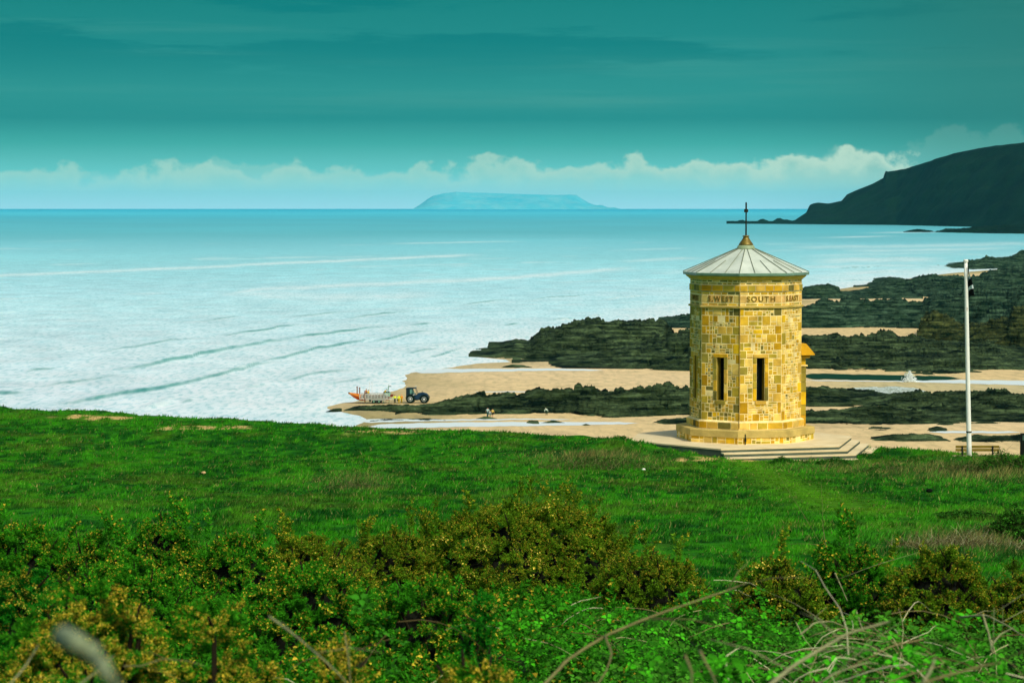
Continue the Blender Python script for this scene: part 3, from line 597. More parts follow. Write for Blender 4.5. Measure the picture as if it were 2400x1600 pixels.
def rubble(mb, f, u0, u1, v0, v1, bias=0, big=.30):
    v = v0
    while v < v1 - .02:
        h = min(rs.uniform(.15, .34), v1 - v)
        if v1 - v - h < .1: h = v1 - v
        u = u0
        while u < u1 - .01:
            w = rs.uniform(.14, .42)
            if u1 - u - w < .12: w = u1 - u
            r = rs.random()
            if r < big or h < .12 or w < .12: 
                if rs.random() < .9: stone(mb, f, u, u + w, v, v + h, pick(bias))
            elif r < .55 or w < .2:
                c = rs.uniform(.35, .65) * h; stone(mb, f, u, u + w, v, v + c, pick(bias), pr=.006); stone(mb, f, u, u + w, v + c, v + h, pick(bias), pr=.006)
            else:
                c = rs.uniform(.35, .65) * w; d = rs.uniform(.3, .7) * h; e = rs.uniform(.3, .7) * h
                stone(mb, f, u, u + c, v, v + d, pick(bias), pr=.006); stone(mb, f, u, u + c, v + d, v + h, pick(bias), pr=.006)
                stone(mb, f, u + c, u + w, v, v + e, pick(bias), pr=.006)
                if h - e > .1 and rs.random() < .6:
                    g = rs.uniform(.3, .7) * (h - e); stone(mb, f, u + c, u + w, v + e, v + e + g, pick(bias), pr=.005); stone(mb, f, u + c, u + w, v + e + g, v + h, pick(bias), pr=.005)
                else: stone(mb, f, u + c, u + w, v + e, v + h, pick(bias), pr=.006)
            u += w
        v += h
def course(mb, f, v0, v1, wmin, wmax, bias=0, pr=.018):
    u = -f.w / 2
    while u < f.w / 2 - .01:
        w = rs.uniform(wmin, wmax)
        if f.w / 2 - u - w < wmin * .6: w = f.w / 2 - u
        stone(mb, f, u, u + w, v0, v1, pick(bias), pr=pr); u += w
RT = 2.31; WZ0, WZ1, WW = 1.71, 3.45, .165
WIN = (-2, -1, 0, 3, 4, 5)           # faces that carry a slit window
wall = MB(); wall.col = MORTAR
def ring(mb, prof):                 # octagonal mouldings: list of (radius, z)
    vs = []; fs = []
    for r, z in prof:
        for k in range(8): q = octv(r, k); vs.append((q.x, q.y, z))
    for i in range(len(prof) - 1):
        for k in range(8): fs.append((i * 8 + k, i * 8 + (k + 1) % 8, (i + 1) * 8 + (k + 1) % 8, (i + 1) * 8 + k))
    mb.add(vs, fs)
DK = []
for k in range(-2, 6):
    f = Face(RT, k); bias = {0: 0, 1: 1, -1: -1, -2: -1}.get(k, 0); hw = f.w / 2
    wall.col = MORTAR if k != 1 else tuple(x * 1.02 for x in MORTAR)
    if k in WIN:
        for a, b, c, d in ((-hw, -WW, .88, 5.47), (WW, hw, .88, 5.47), (-WW, WW, .88, WZ0), (-WW, WW, WZ1, 5.47)):
            wall.add([f.p(a, c), f.p(b, c), f.p(b, d), f.p(a, d)], [(0, 1, 2, 3)])
        wall.col = lin(150, 130, 44)
        for a, b, c, d in ((-WW, WZ0, -WW, WZ1), (WW, WZ1, WW, WZ0), (-WW, WZ1, WW, WZ1), (WW, WZ0, -WW, WZ0)):
            wall.add([f.p(a, b), f.p(c, d), f.p(c, d, -.34), f.p(a, b, -.34)], [(0, 1, 2, 3)])
        dk = MB(); DK.append(dk); dk.add([f.p(-WW - .02, WZ0 - .02, -.34), f.p(WW + .02, WZ0 - .02, -.34), f.p(WW + .02, WZ1 + .02, -.34), f.p(-WW - .02, WZ1 + .02, -.34)], [(0, 1, 2, 3)])
    else:
        wall.add([f.p(-hw, .88), f.p(hw, .88), f.p(hw, 5.47), f.p(-hw, 5.47)], [(0, 1, 2, 3)])
    # quoins, long and short alternating up each corner
    v = .88; i = 0
    while v < 5.46:
        h = min(rs.uniform(.3, .5), 5.47 - v)
        if 5.47 - v - h < .2: h = 5.47 - v
        ql = .34 if (i + k) % 2 else .2; qr = .2 if (i + k) % 2 else .34
        ql *= rs.uniform(.85, 1.1); qr *= rs.uniform(.85, 1.1)
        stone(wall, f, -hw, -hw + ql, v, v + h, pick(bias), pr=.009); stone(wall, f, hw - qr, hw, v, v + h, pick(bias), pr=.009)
        if k in WIN and v + h > WZ0 - .14 and v < WZ1 + .17:
            if v < WZ0 - .14: rubble(wall, f, -hw + ql, hw - qr, v, WZ0 - .14, bias)
            if v + h > WZ1 + .17: rubble(wall, f, -hw + ql, hw - qr, WZ1 + .17, v + h, bias)
            a, b = max(v, WZ0 - .14), min(v + h, WZ1 + .17)
            rubble(wall, f, -hw + ql, -WW - .17, a, b, bias); rubble(wall, f, WW + .17, hw - qr, a, b, bias)
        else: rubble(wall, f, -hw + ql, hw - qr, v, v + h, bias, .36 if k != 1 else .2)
        v += h; i += 1
    # base course, frieze rows
    fb = Face(2.43, k); wall.col = MORTAR
    wall.add([fb.p(-fb.w / 2, .54), fb.p(fb.w / 2, .54), fb.p(fb.w / 2, .84), fb.p(-fb.w / 2, .84), f.p(hw, .90), f.p(-hw, .90)], [(0, 1, 2, 3), (3, 2, 4, 5)])
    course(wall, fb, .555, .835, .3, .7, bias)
    wall.col = MORTAR; wall.add([f.p(-hw, 5.56), f.p(hw, 5.56), f.p(hw, 6.62), f.p(-hw, 6.62)], [(0, 1, 2, 3)])
    f2 = Face(2.305, k)
    course(wall, f2, 5.56, 5.67, .2, .5, bias, .012)
    nlet = 6; u = -hw; 
    for q in range(nlet): stone(wall, f2, u, u + f.w / nlet, 5.67, 6.0, tuple(x * rs.uniform(.85, 1.05) for x in lin(228, 190, 104)), pr=.014); u += f.w / nlet
    course(wall, f2, 6.0, 6.13, .2, .45, bias, .012)
    fB = Face(2.345, k); wall.col = tuple(x * .55 for x in MORTAR)
    wall.add([fB.p(-fB.w / 2, 6.14), fB.p(fB.w / 2, 6.14), fB.p(fB.w / 2, 6.40), fB.p(-fB.w / 2, 6.40), f.p(-hw, 6.14), f.p(hw, 6.14), f.p(hw, 6.40), f.p(-hw, 6.40)], [(0, 1, 2, 3), (0, 4, 5, 1), (3, 2, 6, 7)])
    course(wall, fB, 6.14, 6.40, .3, .55, -1, .01)
    course(wall, f2, 6.41, 6.51, .2, .4, -1, .01); course(wall, f2, 6.51, 6.61, .2, .4, bias, .01)
wall.build('wall', stone_m, tower, cols=True)
DKM = mat('dark_interior', (.006, .01, .008), .9, .1)  # black sheets behind the slits, painted for the unlit inside of the tower
for dk in DK: dk.build('dark_backing', DKM, tower)
for k in WIN:                        # dressed stone round each slit
    f = Face(RT, k); mb = MB(); bias = 0 if k == 0 else -1
    for sgn in (-1, 1):
        a, b = (-WW - .17, -WW) if sgn < 0 else (WW, WW + .17); v = WZ0
        while v < WZ1 - .01:
            h = rs.uniform(.3, .6); h = h if WZ1 - v - h > .2 else WZ1 - v
            stone(mb, f, a, b, v, v + h, pick(bias), g=.007, pr=.024); v += h
    stone(mb, f, -WW - .17, WW + .17, WZ1, WZ1 + .16, pick(bias), g=.005, pr=.026)
    stone(mb, f, -WW - .08, WW + .08, WZ0 - .15, WZ0, pick(bias), g=.004, pr=.05)
    mb.build('window_surround', stone_m, tower, cols=True)
ml = NT('dressed_band'); f0 = ml.noise(ml.coord((1, 1, 3)), 2.2, 5); ml.base(ml.ramp(f0, [(.35, lin(176, 150, 60)), (.65, lin(214, 184, 104))]), .9, .15); dressed = ml.m
mb = MB(); ring(mb, [(RT - .02, 5.465), (2.385, 5.475), (2.385, 5.545), (RT - .01, 5.565)]); mb.build('string_course', dressed, tower)
mb = MB(); ring(mb, [(RT - .02, 6.6), (2.36, 6.61), (2.37, 6.65), (2.44, 6.69), (2.5, 6.75), (2.5, 6.79)]); mb.build('cornice', mat('cornice_stone', lin(214, 184, 82), .9, .1, var=.15), tower)
zinc = NT('roof_metal'); v = zinc.coord((1, 1, .4)); zf = zinc.noise(v, 1.4, 6, .6); zinc.base(zinc.ramp(zf, [(.3, lin(176, 188, 172)), (.7, lin(214, 222, 208))]), .5, .4)
gut = mat('gutter_metal', lin(116, 150, 128), .5, .4)
mb = MB(); ring(mb, [(2.49, 6.78), (2.60, 6.785), (2.62, 6.88), (2.60, 6.895), (2.4, 6.9)]); mb.build('gutter', gut, tower)
mb = MB(); ring(mb, [(2.61, 6.885), (.34, 7.85), (.0, 7.9)]); roof = mb.build('roof', zinc.m, tower)
mb = MB()
for k in range(8):
    a, b = octv(2.61, k), octv(2.61, k + 1); 
    for q, s0 in ((0, 0), (.33, .5 if k % 2 else 0), (.67, 0 if k % 2 else .5)):
        p = a.lerp(b, q); t2 = octv(.345, k).lerp(octv(.345, k + 1), q); lo = Vector((p.x, p.y, 6.9)); hi = Vector((t2.x, t2.y, 7.86))
        hi = lo.lerp(hi, 1 - s0); d = Vector((0, 0, .012)); mb.tube([lo + d, hi + d], .016 if q == 0 else .013, 4)
mb.build('seam', mat('seam_metal', lin(112, 118, 92), .6, .3), roof)
brass = mat('weathered_brass', lin(116, 98, 30), .5, .5, .35, .4, 6)
mb = MB(); mb.lathe([(.37, 7.80), (.385, 7.87), (.36, 7.90), (.35, 7.96), (.31, 7.99), (.0, 8.0)], 24); mb.build('collar', mat('collar_metal', lin(150, 168, 128), .5, .4), tower, True)
mb = MB(); mb.lathe([(.3, 7.985), (.3, 8.03), (.25, 8.1), (.18, 8.2), (.12, 8.3), (.11, 8.33), (.14, 8.34), (.14, 8.385), (.05, 8.4)], 24); mb.build('finial_base', brass, tower, True)
iron = mat('dark_iron', lin(26, 34, 22), .6, .3)
mb = MB(); mb.lathe([(.035, 8.38), (.03, 9.3), (.03, 9.34), (.085, 9.35), (.085, 9.47), (.035, 9.48), (.035, 9.74), (.02, 9.76)], 12); mb.build('finial_rod', iron, tower)
# stone bench ring round the foot
mb = MB(); mb.col = MORTAR; RB = 2.88
ring(mb, [(RB - .04, 0.0), (RB - .04, .27)])
for k in range(-2, 6): rubble(mb, Face(RB - .04, k), -Face(RB - .04, k).w / 2, Face(RB - .04, k).w / 2, 0.005, .27, 0, .4)
mb.build('bench_ring', stone_m, tower, cols=True)
mb = MB(); ring(mb, [(RB - .1, .262), (RB, .265), (RB, .515), (RB - .03, .54), (2.3, .545)]); mb.build('bench_top', mat('bench_stone', lin(196, 172, 98), .9, .15, var=.3, scale=1.6, bump=.3), tower)
mb = MB(); f = Face(RB, 0); mb.tube([f.p(-.79, .0, .02), f.p(-.79, .42, .02)], .022, 6); mb.tube([f.p(-.79, .26, .03), f.p(-.79, .12, .03)], .04, 6); mb.build('drain_pipe', iron, tower)
# downpipe / lightning strap on the front corner
mb = MB(); q = octv(2.34, 0); q2 = octv(2.46, 0); mb.tube([(q2.x, q2.y, .6), (q2.x, q2.y, .85), (q.x, q.y, .95), (q.x, q.y, 6.1)], .012, 5); mb.build('lightning_strap', mat('copper_strap', lin(128, 92, 12), .6, .3), tower)
# door surround on the right hand side
f = Face(RT, 2); door = MB(); h = .3
def fbx(mb, f, u0, u1, v0, v1, d0, d1):
    mb.add([f.p(u, v, d) for u in (u0, u1) for d in (d0, d1) for v in (v0, v1)], [(0, 1, 3, 2), (4, 6, 7, 5), (0, 4, 5, 1), (2, 3, 7, 6), (0, 2, 6, 4), (1, 5, 7, 3)])
for sgn in (-1, 1):
    v = .5
    while v < 3.0:
        hh = min(rs.uniform(.3, .55), 3.0 - v); hh = hh if 3.0 - v - hh > .15 else 3.0 - v
        door.col = pick(-1); e = rs.uniform(0, .012); fbx(door, f, sgn * .42, sgn * .74, v, v + hh - .012, -.05, .25 + e); v += hh
    door.col = lin(236, 208, 130); fbx(door, f, sgn * .40, sgn * .78, 3.0, 3.06, -.05, .31)
    door.col = lin(196, 158, 36); fbx(door, f, sgn * .42, sgn * .72, 3.06, 3.35, -.05, .24)
door.col = lin(168, 132, 28); fbx(door, f, -.86, .86, 3.35, 3.46, -.05, .38)
door.build('door_surround', stone_m, tower, cols=True)
mb = MB(); mb.add([f.p(-.95, 3.47, -.02), f.p(.95, 3.47, -.02), f.p(.95, 3.47, .56), f.p(-.95, 3.47, .56), f.p(-.85, 3.94, -.02), f.p(.85, 3.94, -.02), f.p(.85, 3.94, .22), f.p(-.85, 3.94, .22), f.p(-.95, 3.52, .56), f.p(.95, 3.52, .56)],
                  [(0, 3, 2, 1), (3, 8, 9, 2), (8, 7, 6, 9), (4, 5, 6, 7), (0, 4, 7, 8, 3), (1, 2, 9, 6, 5)]); mb.build('door_hood', mat('orange_stone', lin(214, 160, 24), .85, .2, var=.15), tower)
mb = MB(); fbx(mb, f, -.41, .41, .52, 3.0, -.12, -.03); mb.build('door', mat('door_wood', lin(70, 58, 24), .7, .2), tower)
# carved compass names
def inscription(txt, k, size=.27, sx=1.0):
    cu = bpy.data.curves.new('inscription', 'FONT'); cu.body = txt; cu.size = size; cu.extrude = .008; cu.align_x = 'CENTER'; cu.align_y = 'CENTER'; cu.space_character = 1.28; cu.offset = .004
    to = bpy.data.objects.new('tmp', cu); COL.objects.link(to); dg = bpy.context.evaluated_depsgraph_get()
    me = bpy.data.meshes.new_from_object(to.evaluated_get(dg)); bpy.data.objects.remove(to)
    f = Face(2.335, k); M = Matrix((tuple(f.t) , (0, 0, 1), tuple(f.n))).transposed()
    for v in me.vertices: q = M @ Vector((v.co.x * sx, v.co.y, v.co.z)); v.co = Vector(f.p(0, 5.835)) + q
    link('inscription', me, letter_m, tower)
letter_m = mat('carved_letter', lin(132, 104, 34), .9, .1)
inscription('S.WEST', -1, .30, .98); inscription('SOUTH', 0, .30, 1.05); inscription('S.EAST', 1, .30, .98); inscription('WEST', -2, .30, 1.05)
# ------------------------------------------------------------------ platform with steps
plat = empty('stone_platform', (TX, TY, ZP), 'pale paved platform with three steps under the tower', 'platform')
def pol(a, r): return Vector((r * math.sin(R(a)), -r * math.cos(R(a))))
PA = [(-77, 4.95), (-17, 4.74), (47, 4.74), (100, 4.6), (150, 4.6), (205, 4.7), (243, 4.8)]
PV = [pol(*q) for q in PA]
pave = NT('paving'); v = pave.coord(); pf = pave.noise(v, 1.2, 6, .6); pave.base(pave.ramp(pf, [(.3, lin(212, 192, 146)), (.7, lin(232, 216, 176))]), .85, .2)
risr = mat('riser_stone', lin(80, 92, 78), .9, .15, var=.25, scale=2)
mb = MB(); mb.prism([(p.x, p.y) for p in PV], -1.2, -.055); mb.build('platform_wall', risr, plat)
mb = MB(); mb.prism([(p.x * 1.004, p.y * 1.004) for p in PV], -.055, 0); mb.build('paving', pave.m, plat)
n1 = Vector(((PV[2] - PV[1]).y, -(PV[2] - PV[1]).x)).normalized(); n2 = Vector(((PV[3] - PV[2]).y, -(PV[3] - PV[2]).x)).normalized()
for s in (1, 2, 3):
    w = .36 * s; mit = (n1 + n2) / (1 + n1.dot(n2))
    poly = [PV[1] * 1.0, PV[1] + n1 * w, PV[2] + mit * w, PV[3] + n2 * w, PV[3] * 1.0, Vector((0, 0))]
    poly = [(p.x, p.y) for p in poly]; z = -.145 * s
    mb = MB(); mb.prism(poly, z - 1.0, z - .05); st = mb.build('step', risr, plat)
    mb = MB(); mb.prism([(x * 1.002, y * 1.002) for x, y in poly], z - .05, z - .003 * s); mb.build('tread', pave.m, st)
# ================================================================== FLAGPOLE
fx, fz = at_y(2272, 1086, 93.0); fg = gz(fx, 93.0)
pole = empty('flagpole', (fx, 93.0, fg - .05), 'weathered white flagpole standing in rough grass beside the bench', 'flagpole')
tx, tz = at_y(2263.5, 614, 93.0); H = tz - fg + .05; lean = tx - fx
tw = NT('weathered_white'); v = tw.coord((1, 1, .22)); f1 = tw.noise(v, 9, 5, .7); f2 = tw.noise(tw.coord((1, 1, .1)), 16, 5, .7)
c = tw.mix(tw.ramp(f1, [(.66, (0,) * 3), (.72, (1,) * 3)]), lin(246, 246, 236), lin(150, 104, 60)); c = tw.mix(tw.ramp(f2, [(.6, (0,) * 3), (.8, (.4,) * 3)]), c, lin(160, 158, 136)); tw.base(c, .6, .3)
mb = MB(); mb.tube([(lean * q, 0, H * q) for q in np.linspace(0, 1, 14)], list(np.linspace(.098, .068, 14)), 16); mb.build('pole', tw.m, pole, True)
mb = MB(); mb.lathe([(.0, 0), (.095, .0), (.095, .07), (.07, .1), (0, .1)], 14, (lean, 0, H)); mb.build('cap', mat('white_paint', lin(235, 235, 226), .5, .4, var=.08), pole)
mb = MB(); mb.lathe([(.094, 0), (.108, .0), (.108, .05), (.094, .05)], 14, (lean * .14, 0, 1.12)); mb.build('band', iron, pole)
mb = MB(); mb.box((0, 0, .02), (.5, .5, .18)); mb.build('footing', mat('concrete', lin(190, 186, 160), .9, .1), pole, bevel=.02)
def build_flag():
    nu, nv = 26, 40; fl = MB(); L = 1.45
    V = []; C = []
    for j in range(nv):
        for i in range(nu):
            u, v = i / (nu - 1), j / (nv - 1)          # u along the fly, v down the hoist
            drop = u * .62 * (1 - .2 * v)
            xx = .10 + .20 * math.sin(u * 3.0) * (.45 + .55 * v) + .03 * math.sin(u * 11 + v * 2)
            yy = .12 * math.sin(u * 14 + v * 1.5) * u ** .5
            z = -v * .78 - drop + .05 * math.sin(u * 9)
            V.append((xx * (.4 + .6 * min(1, v + u)), yy, z)); 
            wc = abs(v - .5) < .11 or abs(u - .42) < .10
            C.append(lin(228, 238, 234) if wc else lin(8, 14, 14))
    o = np_mesh('flag', np.array(V), grid_faces(nv, nu), vmat('flag_cloth', .8, .1, 4, .1), np.array(C), True)
    sd_ = o.modifiers.new('Solid', 'SOLIDIFY'); sd_.thickness = .006
    x, z = at_y(2265, 624, 92.88); o.location = (x, 92.88, z)
    tag(o, 'black flag with a white cross hanging limp from the flagpole', 'flag')
build_flag()
# ================================================================== BENCH (seen from behind)
bx, _ = at_y(2291, 1060, 95.2); bg_ = gz(bx, 95.2); _, zt = at_y(2291, 1043.5, 95.2)
bench = empty('park_bench', (bx, 95.2, bg_), 'wooden slatted bench facing the sea behind the flagpole', 'bench'); hb = zt - bg_
wood = NT('bench_wood'); v = wood.coord((.6, 6, 6)); wf = wood.noise(v, 3, 5); wood.base(wood.ramp(wf, [(.3, lin(106, 92, 28)), (.7, lin(146, 124, 44))]), .7, .2)
for q in (0, 1): mb = MB(); mb.box((0, .03 + .015 * q, hb - .055 - .13 * q), (1.72, .035, .10)); mb.build('back_slat', wood.m, bench, bevel=.006)
for q in range(3): mb = MB(); mb.box((-.05, .12 + .14 * q, hb - .43 - .006 * q), (1.86, .115, .045)); mb.build('seat_slat', mat('seat_wood', lin(150, 150, 110), .7, .2) if q == 0 else wood.m, bench, bevel=.006)
for sx in (-1, 1):
    mb = MB(); mb.tube([(sx * .60, -.03, -.1), (sx * .60, -.02, hb - .48), (sx * .60, .0, hb - .02)], .035, 6); mb.tube([(sx * .60, -.02, hb - .46), (sx * .60, .46, hb - .46), (sx * .60, .48, -.1)], .03, 6)
    mb.tube([(sx * .60 - .05, -.12, hb - .46), (sx * .60, .1, -.1)], .025, 6); mb.build('leg', iron, bench)
px_, _ = at_y(2398, 1030, 95.5); gg = gz(px_, 95.5); _, zt = at_y(2398, 1015, 95.5)
bn = empty('wooden_post', (px_, 95.5, gg), 'dark square post at the cliff edge right of the bench', 'post')
mb = MB(); mb.box((0, 0, (zt - gg) / 2), (.2, .2, zt - gg)); mb.build('shaft', mat('dark_timber', lin(14, 24, 18), .8, .2), bn, bevel=.015)
mb = MB(); mb.box((0, -.105, zt - gg - .17), (.09, .012, .2)); mb.build('plate', mat('plate', lin(60, 92, 76), .5, .4), bn)
# ================================================================== PEOPLE
def skinned(name, joints, edges, radii, m, parent, sub=1, root=0):
    me = bpy.data.meshes.new(name); me.from_pydata(joints, edges, []); o = link(name, me, m, parent)
    sk = o.modifiers.new('Skin', 'SKIN'); sk.use_smooth_shade = True
    for i, r in enumerate(radii): d = me.skin_vertices[0].data[i]; d.radius = (r, r) if not hasattr(r, '__len__') else r; d.use_root = (i == root)
    o.modifiers.new('Subsurf', 'SUBSURF').levels = sub; o.modifiers['Subsurf'].render_levels = sub
    return o
SKIN = mat('skin', lin(214, 160, 124), .6, .3, var=.06)
_cm = {}
def cloth(c):
    if c not in _cm: _cm[c] = mat('cloth_%d' % len(_cm), lin(*c), .85, .1, var=.15, scale=9)
    return _cm[c]
def person(loc, rz, h, label, top, legs, hair, shoes=(40, 36, 30), bend=0.0, arm=0.25, stride=0.12, shorts=False, reach=0.0, group=None, long_sleeve=True):
    e = empty('person', loc, label, 'person', group, rz); s = h / 1.75
    sb, cb = math.sin(bend), math.cos(bend)
    def up(x, y, z):                         # upper body leans forward (-y) about the hip
        dz = z - .92; return (x * s, (y * cb - dz * sb) * s, (.92 + dz * cb + y * sb) * s)
    lo = lambda x, y, z: (x * s, y * s, z * s)
    k = stride
    J = [lo(0, 0, .92), up(0, .01, 1.12), up(0, .0, 1.36), up(0, -.005, 1.48), up(0, -.02, 1.60), up(0, -.015, 1.70),
         up(.17, 0, 1.42), up(.20 + arm * .25, .02 - reach * .15, 1.14), up(.20 + arm * .3, -.06 - reach * .3, .90),
         up(-.17, 0, 1.42), up(-.20 - arm * .25, .02 - reach * .15, 1.14), up(-.20 - arm * .3, -.06 - reach * .3, .90),
         lo(.09, 0, .88), lo(.10, -k * .6, .48), lo(.10, -k * .4, .09), lo(.11, -k * .4 - .15, .04),
         lo(-.09, 0, .88), lo(-.10, k * .3, .48), lo(-.10, k, .10), lo(-.11, k - .15, .04)]
    E = [(0, 1), (1, 2), (2, 3), (3, 4), (4, 5), (2, 6), (6, 7), (7, 8), (2, 9), (9, 10), (10, 11), (0, 12), (12, 13), (13, 14), (14, 15), (0, 16), (16, 17), (17, 18), (18, 19)]
    Rr = [.14, .13, .15, .06, .10, .085, .065, .045, .035, .065, .045, .035, .085, .058, .042, .035, .085, .058, .042, .035]
    skinned('body', J, E, [r * s for r in Rr], SKIN, e)
    ids = [0, 1, 2, 6, 7, 8, 9, 10, 11] if long_sleeve else [0, 1, 2, 6, 7, 9, 10]
    rr = [.165, .155, .175, .085, .062, .05, .085, .062, .05] if long_sleeve else [.165, .155, .175, .085, .062, .085, .062]
    Ed = [(0, 1), (1, 2), (2, 3), (3, 4), (4, 5), (2, 6), (6, 7), (7, 8)] if long_sleeve else [(0, 1), (1, 2), (2, 3), (3, 4), (2, 5), (5, 6)]
    skinned('jacket', [J[i] for i in ids], Ed, [r * s for r in rr], cloth(top), e)
    lerp = lambda a, b, t: tuple(x + (y - x) * t for x, y in zip(a, b))
    a1, b1 = (lerp(J[12], J[13], .8), lerp(J[16], J[17], .8)) if shorts else (J[14], J[18])
    skinned('trousers', [J[0], J[12], J[13] if not shorts else lerp(J[12], J[13], .4), a1, J[16], J[17] if not shorts else lerp(J[16], J[17], .4), b1],
            [(0, 1), (1, 2), (2, 3), (0, 4), (4, 5), (5, 6)], [q * s for q in (.155, .10, .085, .075, .10, .085, .075)], cloth(legs), e)
    hp = J[5]; hb = MB(); hb.ell((hp[0], hp[1] + .02 * s, hp[2] + .012 * s), (.105 * s, .115 * s, .10 * s)); hb.build('hair', cloth(hair), e, True)
    sh = MB()
    for i in (15, 19): p = J[i]; sh.ell((p[0], p[1] + .08 * s, .05 * s), (.055 * s, .15 * s, .055 * s))
    sh.build('boots', cloth(shoes), e, True)
    return e
def on_beach(px, py):
    z = .3
    for _ in range(3): x, y = on_plane(px, py, z); z = bz(float(x), float(y))
    return float(x), float(y), z
p = on_beach(1143, 977); person(p, 2.9, 1.85, 'walker in a pale blue shirt and grey trousers with swinging arms', (186, 214, 206), (64, 104, 104), (30, 24, 16), arm=.5, stride=.2, long_sleeve=False)
p = on_beach(1149, 978); person(p, 3.3, 1.35, 'child in a white top and pale shorts between two adults', (226, 234, 236), (130, 190, 166), (120, 96, 50), shoes=(210, 170, 130), shorts=True, stride=.15)
p = on_beach(1154.5, 978.5); person(p, 3.0, 1.75, 'walker in a yellow top and black shorts beside the child', (218, 186, 92), (10, 22, 20), (52, 44, 20), shoes=(222, 186, 150), shorts=True, arm=.4, stride=.25, long_sleeve=False)
p = on_beach(1281, 972.5); person(p, 3.4, 1.7, 'person in a pale grey top bending over below the ledge', (190, 210, 190), (34, 70, 54), (150, 156, 130), bend=1.0, reach=.8, arm=.5)
# ================================================================== LIFEBOAT ON ITS TRAILER
ox, oy, oz = on_beach(870, 944.5); PM = F / oy
def L(px, py): return ((px - 870) / PM, (944.5 - py) / PM)
BR = R(-4)
orange = mat('orange_hull', lin(214, 84, 14), .45, .4, var=.18); orange2 = mat('orange_tube', lin(218, 128, 40), .5, .3, var=.15)
galv = mat('galvanised_steel', lin(206, 214, 206), .5, .4, .2, .12); dgreen = mat('dark_rubber', lin(12, 34, 26), .7, .2); brown = mat('brown_post', lin(120, 62, 22), .7, .2)
greyg = mat('grey_green_panel', lin(150, 186, 166), .5, .3)
boat = empty('lifeboat', (ox, oy, oz), 'orange inflatable lifeboat riding on a white caged trailer at the water edge', 'boat', None, BR)
def hullshape():
    # stations along x: (x, keel z, half beam, sheer z)
    S = [L(816.5, 922) + (.05, 2.05), L(820, 925) + (.35, 2.02), L(828, 931) + (.75, 1.95), L(838, 937) + (1.0, 1.8), L(850, 938.5) + (1.12, 1.66), L(880, 938) + (1.15, 1.58), L(912, 937) + (1.12, 1.56)]
    vs = []; fs = []; n = 7
    for (x, kz, hw, sz) in S:
        for i in range(n):
            a = -1 + 2 * i / (n - 1); z = kz + (sz - kz) * abs(a) ** 1.4; vs.append((x, a * hw, z))
    for j in range(len(S) - 1):
        for i in range(n - 1): a = j * n + i; fs.append((a, a + 1, a + n + 1, a + n))
    fs.append(tuple(range((len(S) - 1) * n, len(S) * n))); fs += [(j * n, (j + 1) * n, (j + 1) * n + n - 1, j * n + n - 1) for j in range(len(S) - 1)]
    return vs, fs
mb = MB(); mb.add(*hullshape()); mb.build('hull', orange, boat, False)
mb = MB()
for sgn in (-1, 1):
    pts = [L(817, 921.5), L(822, 922.5), L(832, 924.5), L(842, 926.5), L(848, 927.3)]
    hw = [.12, .45, .85, 1.05, 1.1]; mb.tube([(x, sgn * w, z) for (x, z), w in zip(pts, hw)], [.14, .2, .25, .27, .27], 10)
mb.build('inflatable_tube', orange2, boat, True)
mb = MB()
for sgn in (-1, 1): mb.tube([(x, sgn * 1.1, z) for x, z in (L(848, 927.3), L(860, 928), L(912, 928.5))], [.27, .27, .24], 10)
mb.build('side_tube', mat('dark_side_tube', lin(70, 52, 36), .7), boat, True)
mb = MB(); x, z = L(817.5, 921); mb.ell((x, 0, z + .05), (.2, .2, .14)); mb.build('bow_pad', mat('black_pad', (.02, .02, .015), .7), boat, True)
mb = MB()
for px, py in ((838, 906), (844, 908)): x, z = L(px, py); mb = MB(); mb.tube([(x, -.75, 1.6), (x, -.75, z)], .11, 8); mb.tube([(x, -.75, z - .05), (x, -.75, z + .12)], .14, 8); mb.build('bow_post', brown, boat)
mb = MB(); x, z = L(908, 922); mb.side([L(902, 919), L(915, 919), L(915.5, 928), L(911, 929), L(903, 924)], -.9, .9); mb.build('stern_console', greyg, boat)
mb = MB(); mb.side([L(900, 917), L(913, 917), L(913, 919), L(901, 919)], -.7, .7); mb.build('engine_cowl', mat('cowl', lin(40, 34, 24), .4), boat)
mb = MB(); mb.side([L(915.5, 924), L(922, 923.5), L(923, 926), L(920, 929), L(915.5, 929)], -.5, .5); mb.build('outboard', mat('red_brown', lin(120, 52, 30), .5), boat)
mb = MB()
for sgn in (-1, 1): (x0, z0), (x1, z1) = L(909, 918), L(911.5, 903); mb.tube([(x0, sgn * .7, z0), (x1, sgn * .4, z1)], .06, 6)
(x1, z1) = L(911.5, 903); mb.tube([(x1, -.4, z1), (x1, .4, z1)], .06, 6); mb.tube([(x1, 0, z1), (x1 + .02, 0, z1 + .45)], .03, 6); mb.build('roll_frame', greyg, boat)
mb = MB(); (x, z) = L(915, 904.5); mb.box((x, 0, z), (.42, .03, .14)); mb.tube([(x - .35, 0, z - .4), (x - .22, 0, z + .08)], .02, 5); mb.build('stern_flag', mat('dark_flag', lin(50, 66, 60), .8), boat)
for px, top in ((866, 895), (872, 894)): x, z = L(px, top); mb = MB(); mb.tube([(x, .0, 1.6), (x, .0, z)], [.05, .03], 6); mb.box((x, 0, z - .25), (.12, .12, .2)); mb.build('aerial_mast', mat('white_mast', lin(222, 228, 224), .5), boat)
tr = empty('boat_trailer', (ox, oy, oz), 'white steel launching trailer with upright bars under the lifeboat', 'trailer', None, BR)
mb = MB(); x0, x1 = L(845, 0)[0], L(922, 0)[0]
for sgn in (-1, 1): mb.box(((x0 + x1) / 2, sgn * 1.25, .98), (x1 - x0, .12, .16)); mb.box(((x0 + x1) / 2 - .3, sgn * 1.25, .74), (x1 - x0 - 2.2, .10, .10))
